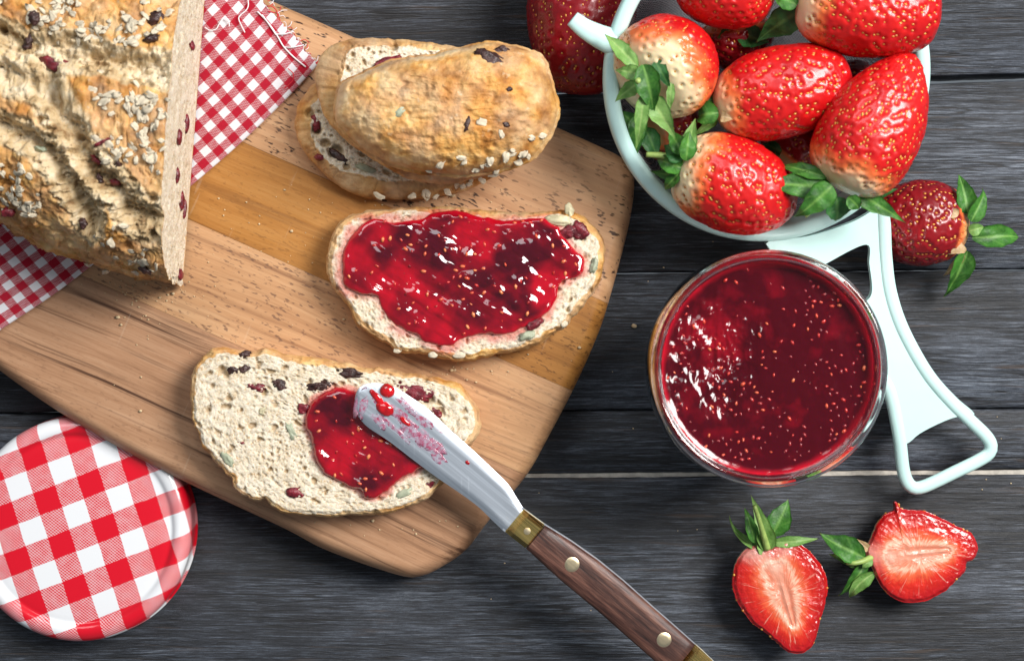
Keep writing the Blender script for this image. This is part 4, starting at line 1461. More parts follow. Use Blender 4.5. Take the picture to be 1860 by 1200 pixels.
# ------------------------------------------------------------------ jam jar
def build_jar():
    c = P(1398, 669, 62)
    c = np.array([c[0], c[1], 0.0])
    root = thing('jam_jar', 'round glass jar filled with dark seedy strawberry jam', 'jar', tuple(c + np.array([0, 0, 0.3])))
    outer = [(0.01, 0.3), (20, 0.3), (22.8, 0.9), (24.2, 3.0), (25.4, 10), (27.0, 20), (30.0, 28), (33.4, 34), (35.1, 40), (35.4, 46), (34.9, 51.0), (34.2, 54.0), (34.0, 56.0), (34.5, 58.6), (35.0, 60.4), (34.7, 61.6), (33.8, 62.1)]
    inner = [(32.6, 61.9), (31.9, 61.0), (31.5, 58.5), (31.7, 55.0), (33.0, 51.0), (34.3, 46), (34.0, 40), (32.0, 34), (28.2, 28), (25.2, 20), (23.4, 10), (21.2, 5.2), (18, 4.2), (0.01, 4.0)]
    pr = np.concatenate([spline(outer, 110, closed=False), spline(inner, 90, closed=False)])
    V, F = lathe(pr, c, 128)
    part('glass', V, [f[::-1] for f in F], M['glass'], root)
    # the jam inside, just clear of the wall
    zt = 56.0
    inn = spline(inner, 160, closed=False)
    wall = inn[inn[:, 1] < zt]
    nphi = 256
    ph = np.linspace(0, 2 * math.pi, nphi, endpoint=False)
    Rt = wall[0, 0] + 0.08
    rings = 90
    rr = np.linspace(0.002, 1, rings) * Rt
    X = c[0] + rr[:, None] * np.cos(ph)
    Y = c[1] + rr[:, None] * np.sin(ph)
    fl = np.column_stack([X.ravel(), Y.ravel()])
    rad = np.repeat(rr, nphi)
    p3 = np.column_stack([fl, np.zeros(len(fl))])
    scoop = P(1295, 620, zt)[:2]
    d = np.linalg.norm((fl - scoop) * np.array([1.0, 0.72]), axis=1)
    dig = sstep(19, 6, d + 4 * fbm(p3 / 7, 3, 91))
    z = zt + 0.22 * fbm(p3 / 9, 3, 92) + 0.5 * sstep(Rt - 2.2, Rt, rad)
    z -= dig * 1.6
    z += dig * (0.6 * fbm(p3 / 6.0, 2, 93) + 0.35 * fbm(p3 / 1.6, 3, 98, 0.6) + 0.55 * (1 - 2.6 * np.abs(fbm(p3 / np.array([2.6, 6.5, 4.0]), 3, 94))))
    z += (1 - dig) * 0.10 * fbm(p3 / 2.5, 2, 95)
    top = np.column_stack([fl, z])
    low = []
    for r_, z_ in wall:
        low.append(np.column_stack([c[0] + (r_ + 0.08) * np.cos(ph), c[1] + (r_ + 0.08) * np.sin(ph), np.full(nphi, max(z_, 3.9))]))
    low = low[1:]
    V = np.concatenate([top] + low)
    thk = np.concatenate([np.clip(0.88 - 0.30 * dig + 0.35 * fbm(p3 / 6, 3, 96), 0.05, 1) * sstep(Rt + 0.2, Rt - 2.5, rad), np.full(nphi * len(low), 0.12)])
    j = part('jam_filling', V, grid_faces(rings + len(low), nphi, wrap_v=True), M['jam_jar'], root, attrs={'thick': thk})
    sp, sf, nv, tone = [], [], 0, []
    iv, jf = ICO1
    pick = rng.permutation(len(fl))
    pl = []
    for i in pick:
        if len(pl) > 260:
            break
        if rad[i] > Rt - 1.5 or random.random() > rad[i] / Rt * (0.10 + 0.9 * (vnoise(np.array([[fl[i][0] / 7, fl[i][1] / 7, 3.3]]), 97)[0] > 0.0)) or any((fl[i][0] - x) ** 2 + (fl[i][1] - y) ** 2 < 2.2 for x, y in pl):
            continue
        pl.append(tuple(fl[i]))
        t = random.uniform(0, 6.28)
        v = iv * np.array([1.0, 0.58, 0.4]) * random.uniform(0.45, 1.0)
        v = np.column_stack([v[:, 0] * math.cos(t) - v[:, 1] * math.sin(t), v[:, 0] * math.sin(t) + v[:, 1] * math.cos(t), v[:, 2]])
        sink = random.choice([0.06, -0.06, -0.14, -0.18, -0.22])
        tone += [min(1, max(0, 0.44 + sink * 2.4 + random.gauss(0, 0.15)))] * len(iv)
        sp.append(v + np.array([fl[i][0], fl[i][1], z[i] + sink]))
        sf += [[a_ + nv for a_ in f] for f in jf]
        nv += len(iv)
    part('jam_seeds', np.concatenate(sp), sf, M['jam_seed'], j, kind='stuff', attrs={'tone': tone})


build_jar()

# ------------------------------------------------------------------ colander
CC = P(1395, 140, 41)
HD = np.array([0.42, -0.907, 0])
TILT = math.radians(12.5)
EX = np.array([0.907, 0.42, 0])
EY = np.array([HD[0] * math.cos(TILT), HD[1] * math.cos(TILT), -math.sin(TILT)])
EN = np.cross(EX, EY)
if EN[2] < 0:
    EN = -EN
CR = 50.6


def on_plane(px, py, lift=0.0):
    """where a plan position meets the rim plane of the colander"""
    cam_ = np.array([0, 0, CAMZ])
    d = P(px, py, 0) - cam_
    o = CC + EN * lift
    t = np.dot(o - cam_, EN) / np.dot(d, EN)
    return cam_ + d * t


def build_colander():
    root = thing('colander', 'mint green plastic strainer with grey mesh bowl holding strawberries', 'colander', (CC[0], CC[1], 0.5))

    def ring(pr, n=160):
        a = np.linspace(0, 2 * math.pi, n, endpoint=False)
        pr = np.array(pr)
        V = CC + pr[:, 0][:, None, None] * (np.cos(a)[:, None] * EX + np.sin(a)[:, None] * EY)[None] + pr[:, 1][:, None, None] * EN
        return V.reshape(-1, 3), n
    prof = spline([(CR, -1.5), (CR + 0.05, 0.4), (CR - 0.6, 1.5), (CR - 2.2, 2.0), (CR - 3.8, 1.6), (CR - 4.6, 0.4), (CR - 5.0, -2.5), (CR - 5.6, -7.0), (CR - 5.0, -8.0), (CR - 3.8, -6.5), (CR - 2.6, -2.6)], 44)
    V, n = ring(prof)
    me = new_mesh('rim', V - BASE[root.name], grid_faces(len(prof), n, wrap_u=True, wrap_v=True))
    bm = bmesh.new(); bm.from_mesh(me); bmesh.ops.recalc_face_normals(bm, faces=bm.faces); bm.to_mesh(me); bm.free()
    link('rim', me, M['mint'], root)
    # mesh bowl
    R0, depth = CR - 4.9, 32.5
    t = np.linspace(0, 1, 60)
    pr = np.column_stack([R0 * np.cos(t * math.pi / 2) ** 0.75 + 0.01, -6.0 - (depth) * np.sin(t * math.pi / 2) ** 1.0])
    V, n = ring(pr, 120)
    loc = V - CC
    uv = np.column_stack([loc @ EX, loc @ EY]) / 0.62
    rad = np.repeat(pr[:, 0], n)
    dep = np.repeat(-pr[:, 1], n)
    uv = uv * (1 + dep / 60)[:, None]
    part('mesh_bowl', V, grid_faces(len(pr), n, wrap_v=True), M['sieve'], root, uv=uv)

    # handle plate with its openings
    def plate(name, loops, z0, z1, mt, parent):
        bm = bmesh.new()
        for lp in loops:
            vs = [bm.verts.new(Vector((on_plane(x, y) - BASE[root.name]) * MM)) for x, y in lp]
            for a, b in zip(vs, vs[1:] + vs[:1]):
                bm.edges.new((a, b))
        r = bmesh.ops.triangle_fill(bm, edges=bm.edges[:], use_beauty=True, normal=Vector(EN))
        faces = [f for f in bm.faces]
        bmesh.ops.recalc_face_normals(bm, faces=faces)
        for f in faces:
            f.normal_update()
            if f.normal.dot(Vector(EN)) < 0:
                f.normal_flip()
        ex = bmesh.ops.extrude_face_region(bm, geom=faces)
        nv = [v for v in ex['geom'] if isinstance(v, bmesh.types.BMVert)]
        for v in nv:
            v.co += Vector(EN * z1 * MM)
        old = set(bm.verts) - set(nv)
        for v in old:
            v.co += Vector(EN * z0 * MM)
        bmesh.ops.recalc_face_normals(bm, faces=bm.faces[:])
        me = bpy.data.meshes.new(name)
        bm.to_mesh(me)
        bm.free()
        o = link(name, me, mt, parent)
        return o
    outer = spline([(1397, 438), (1470, 428), (1550, 402), (1606, 372), (1617, 400), (1620, 460), (1627, 520), (1643, 575), (1668, 628), (1700, 680), (1738, 722), (1770, 752), (1735, 757), (1700, 771), (1670, 787), (1642, 806), (1628, 770), (1618, 730), (1600, 680), (1560, 630), (1500, 570), (1440, 505), (1400, 455)], 150).tolist()
    hole = spline([(1573, 444), (1579, 480), (1584, 526), (1574, 546), (1545, 560), (1500, 522), (1474, 498), (1500, 479)], 70).tolist()
    h = plate('handle', [outer, hole], -2.2, 0.2, M['mint'], root)

    def rail(name, pts, r, closed=False, lift=0.0, n=70, flat=0.8):
        c = spline([on_plane(x, y) for x, y in pts], n, closed=closed)
        if closed:
            c = np.concatenate([c, c[:2]])
        v, f = tube(c + EN * lift, r, 14, flat=flat)
        part(name, v, f, M['mint'], h)
    rail('handle_loop', [(1604, 380), (1608, 460), (1615, 522), (1631, 578), (1657, 633), (1690, 686), (1728, 730), (1762, 763), (1790, 790), (1801, 808), (1797, 824), (1776, 838), (1735, 858), (1700, 875), (1676, 885), (1660, 886), (1648, 874), (1641, 850), (1636, 806), (1630, 770), (1622, 730), (1612, 700), (1590, 668)], 2.15, lift=-0.6, n=130)
    # hanging lug on the far side of the rim
    pts = [(1118, 78), (1092, 68), (1062, 52), (1040, 34)]
    c = spline([on_plane(x, y) for x, y in pts], 20, closed=False)
    v, f = tube(c, 3.4, 14, taper=np.linspace(1.25, 0.72, 20), flat=0.6)
    part('hook', v, f, M['mint'], root)


build_colander()


# ------------------------------------------------------------------ strawberries
def leaf_mesh(base, tip, width, curl, up=(0, 0, 1), fold=0.25, seed=0, twist=0.0, bend=0.0):
    base, tip, up = np.array(base, float), np.array(tip, float), np.array(up, float)
    nu, nv = 11, 20
    L = np.linalg.norm(tip - base)
    d0 = (tip - base) / (L + 1e-9)
    sd = np.cross(d0, up)
    sd /= np.linalg.norm(sd) + 1e-9
    nn = np.cross(sd, d0)
    ctrl = (base + tip) / 2 + nn * curl + sd * bend
    tv = np.linspace(0, 1, nv)
    path = ((1 - tv) ** 2)[:, None] * base + (2 * tv * (1 - tv))[:, None] * ctrl + (tv ** 2)[:, None] * tip
    T = np.gradient(path, axis=0)
    T /= np.linalg.norm(T, axis=1)[:, None]
    w = width * 0.5 * (np.sin(math.pi * np.clip(tv, 0, 1) ** (0.60 + 0.14 * math.sin(seed * 2.3))) ** 1.15 * 0.96 + 0.16 * (1 - tv))
    twist = twist + 0.7 * math.sin(seed * 1.7)
    bend = bend + 0.10 * L * math.sin(seed * 3.1)
    V, mid, al = [], [], []
    for layer in (0, 1):
        for k in range(nv):
            tw = twist * tv[k]
            s = np.cross(T[k], nn)
            s /= np.linalg.norm(s)
            n2 = np.cross(s, T[k])
            s2 = s * math.cos(tw) + n2 * math.sin(tw)
            n3 = -s * math.sin(tw) + n2 * math.cos(tw)
            for j in range(nu):
                x = j / (nu - 1) * 2 - 1
                ser = 1 + 0.045 * math.sin(tv[k] * 27 + seed) * (abs(x) > 0.9)
                q = path[k] + s2 * x * w[k] * ser + n3 * (fold * w[k] * abs(x) ** 1.3 - layer * 0.22 - 0.09 * L * max(0, tv[k] - 0.55) ** 2 * 5 * math.sin(seed))
                V.append(q)
                mid.append(math.exp(-(x / 0.13) ** 2) + 0.45 * max(0, math.cos((tv[k] * 8 - abs(x) * 2.2) * 6.28)) ** 8 * (0.2 < abs(x) < 0.95))
                al.append(tv[k])
    V = np.array(V)
    V += nn * (0.8 * fbm(np.column_stack([V / 3.0]), 2, seed) * np.minimum(1, np.array(al) * 4))[:, None]
    n = nu * nv
    F = grid_faces(nv, nu).tolist() + [[a + n for a in f[::-1]] for f in grid_faces(nv, nu).tolist()]
    for k in range(nv - 1):
        for j in (0, nu - 1):
            a, b = k * nu + j, (k + 1) * nu + j
            F.append([a, b, b + n, a + n] if j == 0 else [b, a, a + n, b + n])
    for j in range(nu - 1):
        a = (nv - 1) * nu + j
        F.append([a, a + 1, a + 1 + n, a + n])
    return V, F, {'mid': np.clip(mid, 0, 1), 'along': np.array(al)}


def sepal(root, base, tip, width, curl=3.0, mt='leaf', up=(0, 0, 1), fold=0.25, seed=1, twist=0.0, bend=0.0, name='sepal'):
    V, F, at = leaf_mesh(base, tip, width * (0.80 + 0.16 * math.sin(seed * 1.9)), curl, up, fold, seed, twist, bend)
    part(name, V, F, M[mt], root, attrs=at)  


SEEDV, SEEDF = ICO1


def berry_surface(base, tip, R, a=0.36, b=0.62, seed=1, squash=1.0, wob=0.05, up=(0, 0, 1)):
    base, tip = np.array(base, float), np.array(tip, float)
    L = np.linalg.norm(tip - base)
    ax = (tip - base) / L
    e1, e2, _ = frame_from(ax, up)
    pk = a / (a + b)
    top = pk ** a * (1 - pk) ** b

    def f(t):
        t = np.clip(t, 1e-6, 1 - 1e-6)
        return t ** a * (1 - t) ** b / top

    def surf(t, ph):
        r = R * f(t)
        d = np.cos(ph)[:, None] * e1 + (squash * np.sin(ph))[:, None] * e2
        p = base + (t * L)[:, None] * ax + r[:, None] * d
        k = 1 + wob * fbm(p / (R * 0.9) + seed * 3.3, 2, seed)
        return base + (t * L)[:, None] * ax + (r * k)[:, None] * d
    return surf, f, ax, e1, e2, L


def make_seeds(surf, f, R, L, seed, spacing=3.1, tmin=0.06, phase=0.0):
    ts = np.linspace(0.0, 1, 800)
    ar = np.cumsum(f(ts) * R * 2 * math.pi * L / 800)
    tot = ar[-1]
    n = int(tot / (spacing ** 2 * 0.87))
    k = np.arange(n) + 0.5
    t = np.interp(k / n * tot, ar, ts)
    ph = k * 2.39996 + phase
    r_ = np.random.default_rng(seed)
    t = t + r_.normal(0, 0.010, n)
    ph = ph + r_.normal(0, 0.11, n)
    keep = (t > tmin) & (t < 0.995)
    return t[keep], ph[keep]


def strawberry(name, label, base, tip, R, seed, mt='berry', pale=0.2, pale_noise=0.5, a=0.36, b=0.62, group=None, spacing=2.75, squash=1.0, wob=0.05, sepals=(), stem=None, seed_mt='seed_y', depth=0.62, flat_tip=0.0):
    surf, f, ax, e1, e2, L = berry_surface(base, tip, R, a, b, seed, squash, wob)
    nt, nph = 116, 132
    tt = 0.5 - 0.5 * np.cos(np.linspace(0.02, math.pi - 0.02, nt))
    ph = np.linspace(0, 2 * math.pi, nph, endpoint=False)
    TT, PH = np.repeat(tt, nph), np.tile(ph, nt)
    V = surf(TT, PH)
    S = V.reshape(nt, nph, 3)
    du = np.gradient(S, axis=0)
    dv = np.roll(S, -1, 1) - np.roll(S, 1, 1)
    N = np.cross(du, dv).reshape(-1, 3)
    N /= np.linalg.norm(N, axis=1)[:, None] + 1e-9
    mid = (np.array(base) + np.array(tip)) / 2
    if ((V - mid) * N).sum(1).mean() < 0:
        N = -N
    st, sp = make_seeds(surf, f, R, L, seed, spacing)
    SP = surf(st, sp)
    # nearest seed for every vertex
    d2 = np.full(len(V), 1e9)
    for k in range(0, len(SP), 64):
        q = ((V[:, None, :] - SP[None, k:k + 64]) ** 2).sum(2)
        d2 = np.minimum(d2, q.min(1))
    d = np.sqrt(d2)
    pit = np.exp(-(d / 0.74) ** 2)
    disp = -depth * pit + 0.16 * np.exp(-((d - 1.25) / 0.45) ** 2) + 0.25 * fbm(V / 5.0, 2, seed + 2)
    V2 = V + N * disp[:, None]
    nz = fbm(np.column_stack([np.cos(PH), np.sin(PH), TT * 2]) * 1.6 + seed, 3, seed + 5)
    pl = np.clip(1.15 - TT / max(pale, 0.01) + nz * pale_noise * 1.3, 0, 1) if pale > 0 else np.zeros(len(V))
    bz = min(V2[:, 2])
    root = thing(name, label, 'strawberry', (mid[0], mid[1], bz), group)
    F = grid_faces(nt, nph, wrap_v=True).tolist()
    F.append(list(range(nph)))
    F.append([(nt - 1) * nph + k for k in range(nph)][::-1])
    Vr = V2 - BASE[root.name]
    me = new_mesh('fruit', Vr, F, True, {'pale': pl})
    bm = bmesh.new(); bm.from_mesh(me); bmesh.ops.recalc_face_normals(bm, faces=bm.faces); bm.to_mesh(me); bm.free()
    fr = link('fruit', me, M[mt], root)
    # achenes sitting in the pits
    pts, fs, nv = [], [], 0
    eps = 1e-3
    n_t = surf(st + eps, sp) - surf(st - eps, sp)
    n_p = surf(st, sp + eps) - surf(st, sp - eps)
    nn = np.cross(n_t, n_p)
    nn /= np.linalg.norm(nn, axis=1)[:, None]
    if ((SP - mid) * nn).sum(1).mean() < 0:
        nn = -nn
    n_t /= np.linalg.norm(n_t, axis=1)[:, None]
    for i in range(len(SP)):
        c_ = np.cross(nn[i], n_t[i])
        v = SEEDV[:, 0:1] * n_t[i] * 0.60 + SEEDV[:, 1:2] * c_ * 0.38 + SEEDV[:, 2:3] * nn[i] * 0.28
        pts.append(v + SP[i] - nn[i] * (depth * 0.80))
        fs += [[a_ + nv for a_ in q] for q in SEEDF]
        nv += len(SEEDV)
    part('seeds', np.concatenate(pts), fs, M[seed_mt], fr, kind='stuff')
    for k, s in enumerate(sepals):
        (bx, by, bz_), (tx, ty, tz), w, curl = s[:4]
        kw = s[4] if len(s) > 4 else {}
        sepal(root, P(bx, by, bz_), P(tx, ty, tz), w, curl, seed=seed * 10 + k, **kw)
    if stem:
        q = spline([P(*s) for s in stem], 16, closed=False)
        v, f_ = tube(q, 0.95, 10, taper=np.linspace(1.25, 0.85, 16))
        part('stem', v, f_, M['stem'], root)
    return root


PILE = 'strawberries heaped in the strainer'
dk, pa, dr = {'mt': 'leaf_dark'}, {'mt': 'leaf_pale'}, {'mt': 'leaf_dry'}


def build_berries():
    # in the strainer
    strawberry('strawberry', 'pale-shouldered round strawberry with its leafy crown facing up, beside the strainer hook', P(1172, 160, 54), P(1256, 70, 38), 16.2, 11, pale=0.50, pale_noise=0.45, a=0.34, b=0.5, group=PILE, sepals=[
        ((1158, 122, 58), (1098, 62, 54), 5.6, 2.5, pa), ((1160, 135, 59), (1119, 128, 56), 6.0, 2.0, pa), ((1160, 150, 59), (1118, 182, 55), 6.5, 2.0, pa),
        ((1168, 118, 61), (1188, 205, 59), 7.6, 4.5, {'mt': 'leaf', 'fold': 0.5}), ((1190, 112, 61), (1218, 165, 59), 5.0, 3.5, dk), ((1205, 122, 60), (1268, 150, 56), 6.0, 3.0, dk),
        ((1170, 168, 61), (1156, 274, 55), 4.6, 3.0, pa), ((1180, 178, 60), (1228, 252, 55), 7.0, 3.0, pa), ((1220, 148, 60), (1215, 205, 57), 3.6, 2.0, pa)],
        stem=[(1164, 142, 58), (1160, 146, 62), (1158, 148, 64)])
    strawberry('strawberry', 'round bright strawberry against the mesh behind the pale-shouldered one', P(1330, -80, 48), P(1300, 50, 46), 15.0, 12, pale=0.0, a=0.42, b=0.42, group=PILE)
    strawberry('strawberry', 'long blunt strawberry lying across the strainer rim above the others', P(1448, -2, 50), P(1706, 30, 50), 14.8, 13, pale=0.22, pale_noise=0.25, a=0.28, b=0.32, group=PILE, squash=1.0, sepals=[
        ((1452, 20, 50), (1375, 72, 40), 9.0, 3.0, dk), ((1448, 10, 54), (1400, -10, 50), 8.0, 3.0, {'mt': 'leaf'}), ((1450, 35, 46), (1428, 52, 44), 3.0, 1.0, dr)])
    strawberry('strawberry', 'glossy strawberry lying sideways in the middle of the strainer with a cream shoulder', P(1298, 200, 44), P(1544, 132, 46), 13.7, 14, pale=0.20, pale_noise=0.3, a=0.36, b=0.40, group=PILE, sepals=[
        ((1305, 205, 50), (1266, 212, 46), 7.5, 4.0, {'mt': 'leaf', 'fold': 0.5}), ((1303, 215, 47), (1255, 250, 44), 4.0, 2.0, {'mt': 'leaf_pale'}), ((1310, 212, 51), (1334, 216, 52), 4.5, 2.0, dr), ((1300, 190, 46), (1288, 165, 44), 5.0, 2.0, dk)])
    strawberry('strawberry', 'tall conical strawberry with wet leaves leaning over the handle side of the rim', P(1522, 342, 50), P(1660, 98, 52), 15.6, 15, pale=0.20, pale_noise=0.35, a=0.36, b=0.66, group=PILE, spacing=2.4, sepals=[
        ((1508, 340, 52), (1376, 333, 50), 9.0, 4.0, {'mt': 'leaf', 'fold': 0.15}), ((1502, 322, 54), (1415, 300, 46), 6.5, 5.0, {'mt': 'leaf'}), ((1512, 338, 56), (1440, 400, 51), 10.0, 4.0, {'mt': 'leaf', 'fold': 0.2}),
        ((1520, 358, 52), (1520, 404, 47), 8.0, 2.0, dk), ((1540, 358, 54), (1560, 380, 52), 6.0, 3.0, {'mt': 'leaf'}), ((1560, 352, 50), (1642, 402, 46), 8.4, 2.0, {'mt': 'leaf', 'fold': 0.15}), ((1570, 352, 48), (1630, 346, 47), 4.5, 1.0, dk)],
        stem=[(1514, 346, 52), (1496, 362, 53), (1462, 392, 51)])
    strawberry('strawberry', 'plump strawberry with ring-marked seeds low against the strainer rim, stem pointing out', P(1228, 298, 46), P(1444, 378, 42), 14.4, 16, pale=0.24, pale_noise=0.4, a=0.36, b=0.48, group=PILE, sepals=[
        ((1244, 286, 54), (1262, 214, 52), 5.5, 3.0, {'mt': 'leaf_pale'}), ((1240, 280, 55), (1215, 236, 50), 7.5, 3.0, {'mt': 'leaf'}), ((1246, 292, 55), (1250, 240, 54), 6.5, 4.0, {'mt': 'leaf'}), ((1238, 305, 52), (1195, 292, 47), 5.5, 5.0, {'mt': 'leaf', 'fold': 0.6}),
        ((1234, 318, 50), (1180, 312, 44), 6.0, -4.0, {'mt': 'leaf'}), ((1236, 312, 52), (1204, 345, 46), 5.0, 3.0, {'mt': 'leaf'}), ((1240, 290, 54), (1205, 262, 49), 6.0, 2.0, dk)],
        stem=[(1232, 290, 51), (1205, 283, 51), (1174, 281, 50)])
    # deeper in the bowl
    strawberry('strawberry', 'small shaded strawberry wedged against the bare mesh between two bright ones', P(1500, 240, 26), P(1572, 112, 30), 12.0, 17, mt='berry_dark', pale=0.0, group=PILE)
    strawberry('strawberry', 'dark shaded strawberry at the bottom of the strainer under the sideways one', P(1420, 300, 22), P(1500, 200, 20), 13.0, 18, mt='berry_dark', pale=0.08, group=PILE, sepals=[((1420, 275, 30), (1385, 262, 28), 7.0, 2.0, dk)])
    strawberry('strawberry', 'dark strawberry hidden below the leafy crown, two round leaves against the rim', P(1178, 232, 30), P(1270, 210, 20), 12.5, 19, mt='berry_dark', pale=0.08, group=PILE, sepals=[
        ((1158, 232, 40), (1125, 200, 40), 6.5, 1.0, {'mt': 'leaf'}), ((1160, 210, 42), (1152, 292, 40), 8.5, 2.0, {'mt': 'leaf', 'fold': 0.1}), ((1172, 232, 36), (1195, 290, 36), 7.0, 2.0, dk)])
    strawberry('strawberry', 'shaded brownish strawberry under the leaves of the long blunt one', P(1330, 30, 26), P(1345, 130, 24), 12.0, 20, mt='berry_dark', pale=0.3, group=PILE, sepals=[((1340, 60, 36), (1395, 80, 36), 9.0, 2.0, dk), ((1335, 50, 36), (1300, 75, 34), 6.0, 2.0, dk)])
    # on the table
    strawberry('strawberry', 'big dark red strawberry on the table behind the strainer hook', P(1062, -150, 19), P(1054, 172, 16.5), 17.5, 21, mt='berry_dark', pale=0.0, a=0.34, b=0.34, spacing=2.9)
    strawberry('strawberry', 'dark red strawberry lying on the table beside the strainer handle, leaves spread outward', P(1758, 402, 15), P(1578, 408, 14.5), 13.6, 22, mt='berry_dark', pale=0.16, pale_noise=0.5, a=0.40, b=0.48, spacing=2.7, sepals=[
        ((1758, 388, 24), (1741, 316, 20), 7.6, 3.0, {'mt': 'leaf', 'fold': 0.5}), ((1764, 402, 25), (1790, 340, 22), 7.5, 3.5, {'mt': 'leaf', 'fold': 0.45}), ((1766, 432, 18), (1858, 428, 13), 7.6, 4.0, {'mt': 'leaf', 'fold': 0.45}), ((1758, 456, 14), (1714, 542, 5), 7.6, 3.5, {'mt': 'leaf', 'fold': 0.6}),
        ((1760, 420, 23), (1785, 412, 22), 6.0, 2.5, pa), ((1752, 462, 14), (1716, 500, 6), 3.2, 2.0, dr), ((1746, 440, 22), (1722, 462, 21), 6.0, 1.0, dr), ((1740, 392, 27), (1722, 380, 26), 5.0, 0.6, dr)])


build_berries()


# ------------------------------------------------------------------ halved strawberries
def half_berry(label, outline_px, cal_px, tip_px, ztop, seed, sepals, stem=None):
    n = 240
    o = spline(PL(outline_px, ztop)[:, :2], n)
    a = 0.5 * np.sum(o[:, 0] * np.roll(o[:, 1], -1) - np.roll(o[:, 0], -1) * o[:, 1])
    if a < 0:
        o = o[::-1].copy()
    o += 0.22 * np.stack([fbm(np.column_stack([o / 1.3, np.full(n, k)]), 2, seed) for k in (0, 4)], 1)
    cal, tp = P(*cal_px, ztop)[:2], P(*tip_px, ztop)[:2]
    axd = tp - cal
    L = np.linalg.norm(axd)
    axd = axd / L
    sd = np.array([-axd[1], axd[0]])
    # core line of the face
    rings = 70
    r = np.linspace(0, 1, rings) ** 0.85
    s = np.clip((o - cal) @ axd, 0.12 * L, 0.80 * L)
    core = cal + s[:, None] * axd
    mean_core = core.mean(0)
    core = core * 0.75 + mean_core * 0.25
    g = core[None] * (1 - r)[:, None, None] + o[None] * r[:, None, None]
    flat = g.reshape(-1, 2)
    p3 = np.column_stack([flat, np.zeros(len(flat))])
    rr = np.repeat(r, n)
    z = ztop + 0.9 * (1 - rr ** 2) - 0.9 * sstep(0.9, 1.0, rr) + 0.25 * fbm(p3 / 2.5, 3, seed) + 0.18 * fbm(p3 / 0.9, 2, seed + 1) * sstep(0.4, 1, rr)
    z -= 0.5 * np.exp(-((rr - 0.08) / 0.07) ** 2) * sstep(0.2, 0.5, ((flat - cal) @ axd) / L)
    top = np.column_stack([flat, z])
    rel = flat - (cal + 0.45 * L * axd)
    ang = np.arctan2(rel @ sd, rel @ axd) / (2 * math.pi) + 0.5
    axv = np.clip(((flat - cal) @ axd) / L, 0, 1)
    c = o.mean(0)
    root = thing('halved_strawberry', label, 'strawberry half', (c[0], c[1], 0.3))
    levels = 34
    zb = ztop - 0.8
    body = []
    for k in range(1, levels + 1):
        t = k / levels * math.pi / 2
        q = c + (o - c) * (math.cos(t) ** 0.8 if k < levels else 0.02) * (1 + 0.03 * math.sin(2 * t))
        body.append(np.column_stack([q, np.full(n, zb - (zb - 0.3) * math.sin(t))]))
    Vb = np.concatenate([np.column_stack([o, top[-n:, 2]])] + body)
    part('cut_face', top, grid_faces(rings, n, wrap_v=True), M['flesh'], root, attrs={'rr': rr, 'ang': ang, 'ax': axv})
    nv = len(Vb)
    w = worley(Vb / 3.0, seed)
    Vb[n:] -= 0 * Vb[n:]
    part('skin', Vb, grid_faces(levels + 1, n, wrap_v=True), M['berry'], root, attrs={'pale': np.clip(1.2 - ((Vb[:, :2] - cal) @ axd) / L / 0.2, 0, 1)})
    # seeds round the rim
    pts, fs, m = [], [], 0
    for i in sorted(rng.choice(n, 34, replace=False)):
        q = o[i] * 0.985 + c * 0.015
        if (q - cal) @ axd < 0.12 * L:
            continue
        v = SEEDV * np.array([0.55, 0.55, 0.7]) + np.array([q[0], q[1], ztop - 0.9 - random.uniform(0, 2.0)])
        pts.append(v)
        fs += [[a_ + m for a_ in f] for f in SEEDF]
        m += len(SEEDV)
    part('seeds', np.concatenate(pts), fs, M['seed_y'], root, kind='stuff')
    for k, q in enumerate(sepals):
        (bx, by, bz_), (tx, ty, tz), wd, curl = q[:4]
        kw = q[4] if len(q) > 4 else {}
        sepal(root, P(bx, by, bz_), P(tx, ty, tz), wd, curl, seed=seed * 10 + k, **kw)
    if stem:
        q = spline([P(*s_) for s_ in stem], 18, closed=False)
        v, f_ = tube(q, 0.85, 10, taper=np.linspace(1.3, 0.75, 18))
        part('stem', v, f_, M['stem'], root)
    return root


def zq(pts):
    return zoomed(pts, 1280, 860, 3.207)


half_berry('strawberry half with its tip pointing toward the knife handle side, upright stem on top',
           zq([(165, 620), (185, 520), (230, 450), (300, 420), (390, 432), (480, 393), (560, 410), (640, 480), (700, 570), (720, 660), (700, 770), (670, 880), (640, 980), (590, 1040), (510, 1046), (440, 1000), (360, 930), (270, 860), (200, 760), (170, 680)]),
           zq([(385, 430)])[0], zq([(560, 1045)])[0], 13.5, 51, [
    ((1398, 998, 13), (1364, 895, 12), 5.8, 4.0, {'mt': 'leaf_pale', 'fold': 0.4}), ((1390, 1000, 13), (1349, 970, 9), 5.0, 3.0, {'mt': 'leaf'}), ((1372, 985, 14), (1352, 920, 13), 5.5, 3.0, {'mt': 'leaf', 'fold': 0.4}),
    ((1385, 995, 12), (1322, 938, 8), 3.2, 3.0, {'mt': 'leaf_pale', 'fold': 0.7, 'bend': -4.0}), ((1402, 972, 12), (1432, 908, 9), 8.4, 2.0, {'mt': 'leaf', 'fold': 0.25}), ((1405, 985, 13), (1488, 978, 11), 5.4, 2.5, {'mt': 'leaf_pale', 'fold': 0.3}), ((1395, 1000, 13), (1372, 975, 12), 6.0, 2.0, {'mt': 'leaf_pale'})],
    stem=[(1394, 996, 14), (1385, 965, 17), (1376, 935, 19), (1370, 918, 20)])
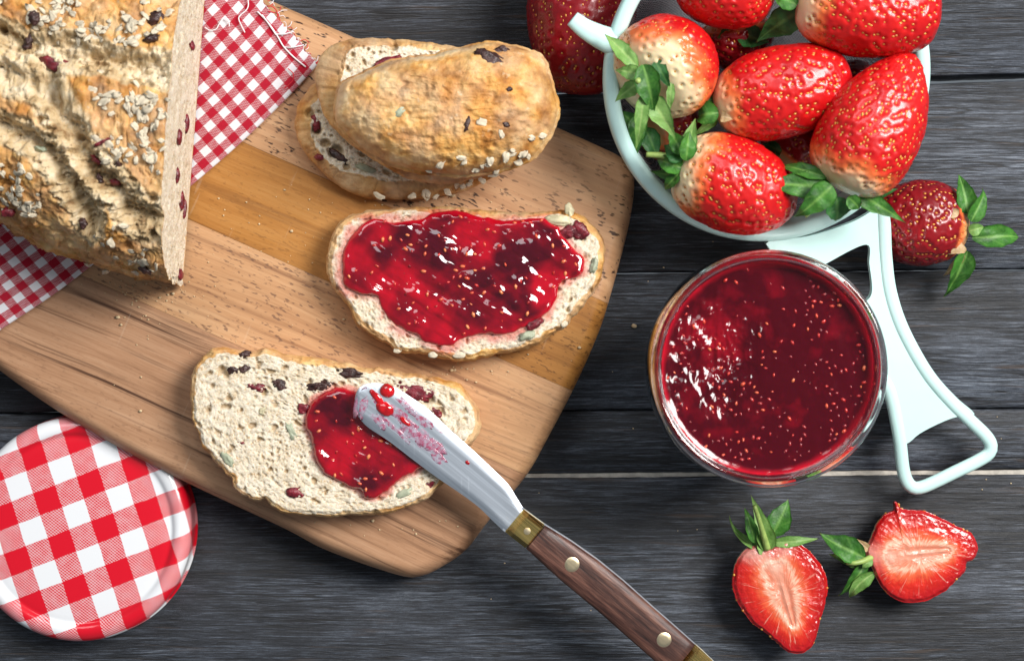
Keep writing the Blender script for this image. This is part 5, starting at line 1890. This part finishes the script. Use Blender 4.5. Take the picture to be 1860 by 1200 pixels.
half_berry('strawberry half lying on its side with a torn ragged edge, leaves touching the other half',
           zq([(945, 440), (980, 360), (1010, 290), (1060, 235), (1110, 212), (1108, 165), (1128, 175), (1150, 205), (1210, 212), (1290, 222), (1380, 260), (1480, 310), (1560, 350), (1592, 420), (1578, 490), (1530, 520), (1520, 570), (1480, 610), (1430, 660), (1380, 700), (1280, 745), (1190, 750), (1120, 735), (1050, 680), (1000, 600), (975, 540), (952, 500)]),
           zq([(960, 490)])[0], zq([(1590, 430)])[0], 12.5, 52, [
    ((1570, 1012, 13), (1488, 972, 11), 8.2, 4.0, {'mt': 'leaf', 'fold': 0.3}), ((1570, 1018, 9), (1505, 1006, 6), 7.0, 2.0, {'mt': 'leaf_pale'}), ((1575, 1020, 11), (1524, 1084, 7), 6.6, 3.0, {'mt': 'leaf', 'fold': 0.3}), ((1588, 1040, 11), (1541, 1090, 7), 4.4, 3.0, {'mt': 'leaf_pale', 'fold': 0.6, 'bend': 3.0}), ((1578, 998, 12), (1552, 975, 12), 3.0, 2.0, {'mt': 'leaf_dry'}), ((1582, 1012, 13), (1566, 1030, 13), 5.0, 1.0, {'mt': 'leaf_pale'})],
    stem=[(1582, 1012, 12), (1568, 1018, 14), (1552, 1022, 15), (1538, 1022, 14)])


# ------------------------------------------------------------------ crumbs
def build_crumbs():
    pts, fs, m = [], [], 0
    iv, jf = ICO1
    spots = []
    for cx, cy, sx, sy, cnt, z in [(260, 535, 45, 22, 40, ZB), (830, 670, 60, 25, 26, ZB), (480, 420, 120, 60, 22, ZB), (880, 360, 70, 12, 14, ZB), (320, 620, 90, 50, 18, ZB), (690, 950, 60, 12, 12, ZB), (700, 370, 60, 8, 10, ZB), (590, 380, 40, 60, 10, ZB), (1180, 600, 120, 120, 10, 0), (1250, 1000, 300, 80, 16, 0), (1750, 850, 60, 40, 8, 0), (900, 640, 60, 30, 18, ZB), (235, 525, 30, 14, 22, ZB)]:
        for _ in range(cnt):
            spots.append((random.gauss(cx, sx), random.gauss(cy, sy), z, random.choice([0.16, 0.2, 0.26, 0.34]) if z else random.choice([0.14, 0.18, 0.24])))
    for x, y, z, r in [(214, 576, ZB, 0.75), (220, 590, ZB, 0.55), (1152, 592, 0, 0.85), (677, 945, ZB, 0.6), (820, 672, ZB, 0.6), (826, 672, ZB, 0.5), (255, 746, ZB, 0.6), (315, 533, ZB, 0.6), (530, 420, ZB, 0.5), (1052, 631, ZB, 0.5), (625, 580, ZB, 0.5), (823, 355, ZB, 0.9), (803, 378, ZB, 0.7)]:
        spots.append((x, y, z, r))
    for i, (x, y, z, r) in enumerate(spots):
        p_ = P(x, y, z)
        v = iv * (1 + 0.35 * vnoise(iv * 1.7 + i * 3.1, 3))[:, None] * r * np.array([1.2, 0.9, 0.75])
        pts.append(v + p_ + np.array([0, 0, r * 0.55]))
        fs += [[a_ + m for a_ in f] for f in jf]
        m += len(iv)
    o = single('crumbs', np.concatenate(pts), fs, M['crumb'], 'fine bread crumbs scattered over the board and table', None, (0, 0, ZB))
    o['kind'] = 'stuff'


build_crumbs()
